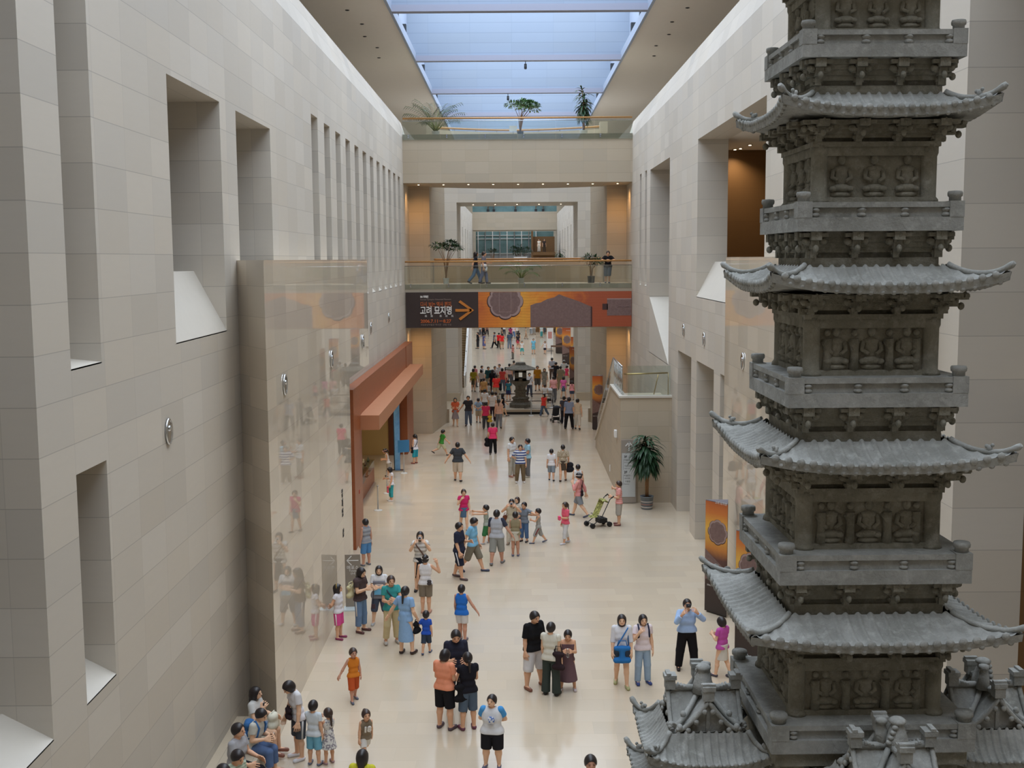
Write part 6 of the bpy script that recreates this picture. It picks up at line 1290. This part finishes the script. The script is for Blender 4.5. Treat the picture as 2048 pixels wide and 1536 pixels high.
# the second hall beyond
P('boy in a striped red and white top standing alone beyond the lantern', (1026, 718), 689, face=-60, hair='short', shirt='a9403e/d8b8b0/.16', sl=.6, bot=('pants', '75726e', 1.0), skin=2)
P('girl in a white top and turquoise shorts on the far floor', (1044, 709), 682, face=5, legs='wide', hair='short', shirt='e6e4e2', sl=.5, bot=('shorts', '4fb4b6', .60), skin=1)
P('child in a light blue top and shorts on the far floor', (1067, 708), 677, face=0, hair='short', shirt='7cc4e2', sl=.6, bot=('shorts', '7fc0d2', .46), skin=1)
P('girl in a white vest and dark shorts on the far floor', (1090, 708), 682, face=-12, legs=L0, hair='mid', shirt='e2dcdc', sl=.0, bot=('shorts', '3d3a48', .42), la='down', ra='out', skin=1)
P('woman in black with a pale bag at the staircase side of the far floor', (956, 697), 664, face=-60, hair='tail', shirt='28272c', sl=.5, bot=('pants', '35343a', .9), la='side', skin=1)
P('woman in a long violet dress on the far floor', (968, 698), 667, face=120, hair='short', dress='62679a', sl=.5, bot=('dress', '', .2, .12), skin=1)
P('man in a slate shirt and black trousers striding on the far floor', (989, 696), 663, face=-80, legs='walkl', hair='short', shirt='6a6c7a', sl=.6, bot=('pants', '1c1b1f', 1.0), skin=1)
P('person in a red shirt and dark trousers on the far floor', (998, 697), 665, face=178, legs=L0, hair='short', shirt='d9262c', sl=.6, bot=('pants', '35332e', 1.0), skin=1)
P('person in a red shirt and beige shorts on the far floor', (1004, 698), 667, face=176, legs=W0, hair='short', shirt='e02f30', sl=.6, bot=('shorts', 'b39a7c', .5), skin=1)
P('man in a denim shirt and jeans on the far floor', (1019, 697), 664, face=178, hair='short', shirt='4f5f74', sl=1.2, bot=('pants', '76879c', 1.0), skin=1)
P('person in black and white beside the girl in the red skirt', (1037, 690), 661, face=150, hair='bob', shirt='2a2a2e', sl=.5, bot=('pants', 'c9c6c4', 1.0), skin=1)
P('girl in a red skirt on the far floor', (1036, 697), 668, face=160, hair='short', shirt='33323a', sl=.5, bot=('skirt', 'd2485c', .36, .1), skin=1)
for i, (u, v, hh, sc_, bc_, lab) in enumerate(((961, 672, 1.65, 'b9bcc0', '6a6a70', 'pale grey top nearest the staircase'), (967, 674, 1.7, '2e2e34', '1c1c20', 'black outfit under the dark part'), (974, 672, 1.6, '8a6a62', '3a3436', 'brown top under the dark part'), (1004, 678, 1.68, '35333a', '2a292e', 'dark top behind the red shirts'), (1008, 672, 1.65, 'e2e2e2', '4a4a52', 'white top behind the red shirts'), (1021, 680, 1.6, '9a3e6a', '3f3a58', 'plum top'), (1027, 676, 1.62, 'ecd6e0', '5b7aa8', 'pale pink top and blue trousers'), (1034, 674, 1.5, 'e8e6e0', '8a8a86', 'cream top'), (1052, 678, 1.45, 'c2b09e', 'b59a84', 'tan top alone'), (1062, 670, 1.6, 'dfe3e6', '9aa0a6', 'white top by the banner middle'), (1068, 669, 1.6, 'e8eaec', 'a8a8a8', 'very pale top by the banner middle'), (1083, 675, 1.5, 'c9d8da', '4fa3a8', 'turquoise skirt'), (1089, 668, 1.62, 'b9c4cf', '53565c', 'blue grey top near the white sign'), (1099, 677, 1.5, 'a9545a', '6a3a3e', 'dusky red top beside the white sign'), (1112, 668, 1.66, '33333a', '26262a', 'dark top behind the white standing banner'))):
    P('distant visitor in a ' + lab + ' just under the banner', (u, v), h=hh, face=(170, 10, 160, 90, 175)[i % 5], legs=(L0, 'stand', W0)[i % 3], hair=('short', 'mid', 'short', 'bob')[i % 4], shirt=sc_, sl=.6, bot=('pants', bc_, .9), skin=1)
# on the bridge, the stairs
zb = 8.2
q = at(957, 566, z=zb); P('person in a dark T-shirt and jeans walking along the lower bridge', pos=(-1.95, 60.5, zb), h=1.72, face=92, legs='walkl', hair='mid', shirt='2c2d36', sl=.6, bot=('pants', '6d86a2', 1.0), skin=1, la='hold', ra='swb')
P('person in a grey top and white tied jacket walking beside the jeans wearer', pos=(-1.52, 60.2, zb), h=1.68, face=80, legs='slow', hair='short', shirt='77737c', sl=.6, bot=('pants', '7d84a0', 1.0), skin=1, apron='dfe0e4', la='hold', ra='down')
P('youth in a black T-shirt and grey shorts leaning on the lower bridge handrail', pos=(4.92, 59.92, zb), h=1.68, face=-4, legs='cross_', lean=14, hair='short', shirt='1c1b20', sl=.8, bot=('shorts', '56606a', .62), la='lean', ra='lean', hp=10, skin=1, shoe='5a6070')
P('man in a light blue shirt at the foot of the stair block', (1213, 838), 795, face=-160, hair='short', shirt='9fb6d0', sl=.8, bot=('pants', '22222a', 1.0), skin=1)
P('pale dressed visitor standing before the far brown wall', pos=(3.35, 148.2, 10.3), h=1.65, face=-30, hair='short', shirt='d9cfbe', bot=('pants', 'cfc8ba', 1.0)); P('dark dressed visitor standing before the far brown wall', pos=(4.0, 148.2, 10.3), h=1.65, face=20, hair='short', shirt='3a302c', bot=('pants', '4a3e34', 1.0))
struct(MB().box(2.6, 5.4, 147.6, 149.0, 9.9, 10.3).box(2.6, 5.4, 148.9, 150.0, 0, 9.9), 'floor_far_landing', WALLBROWN)
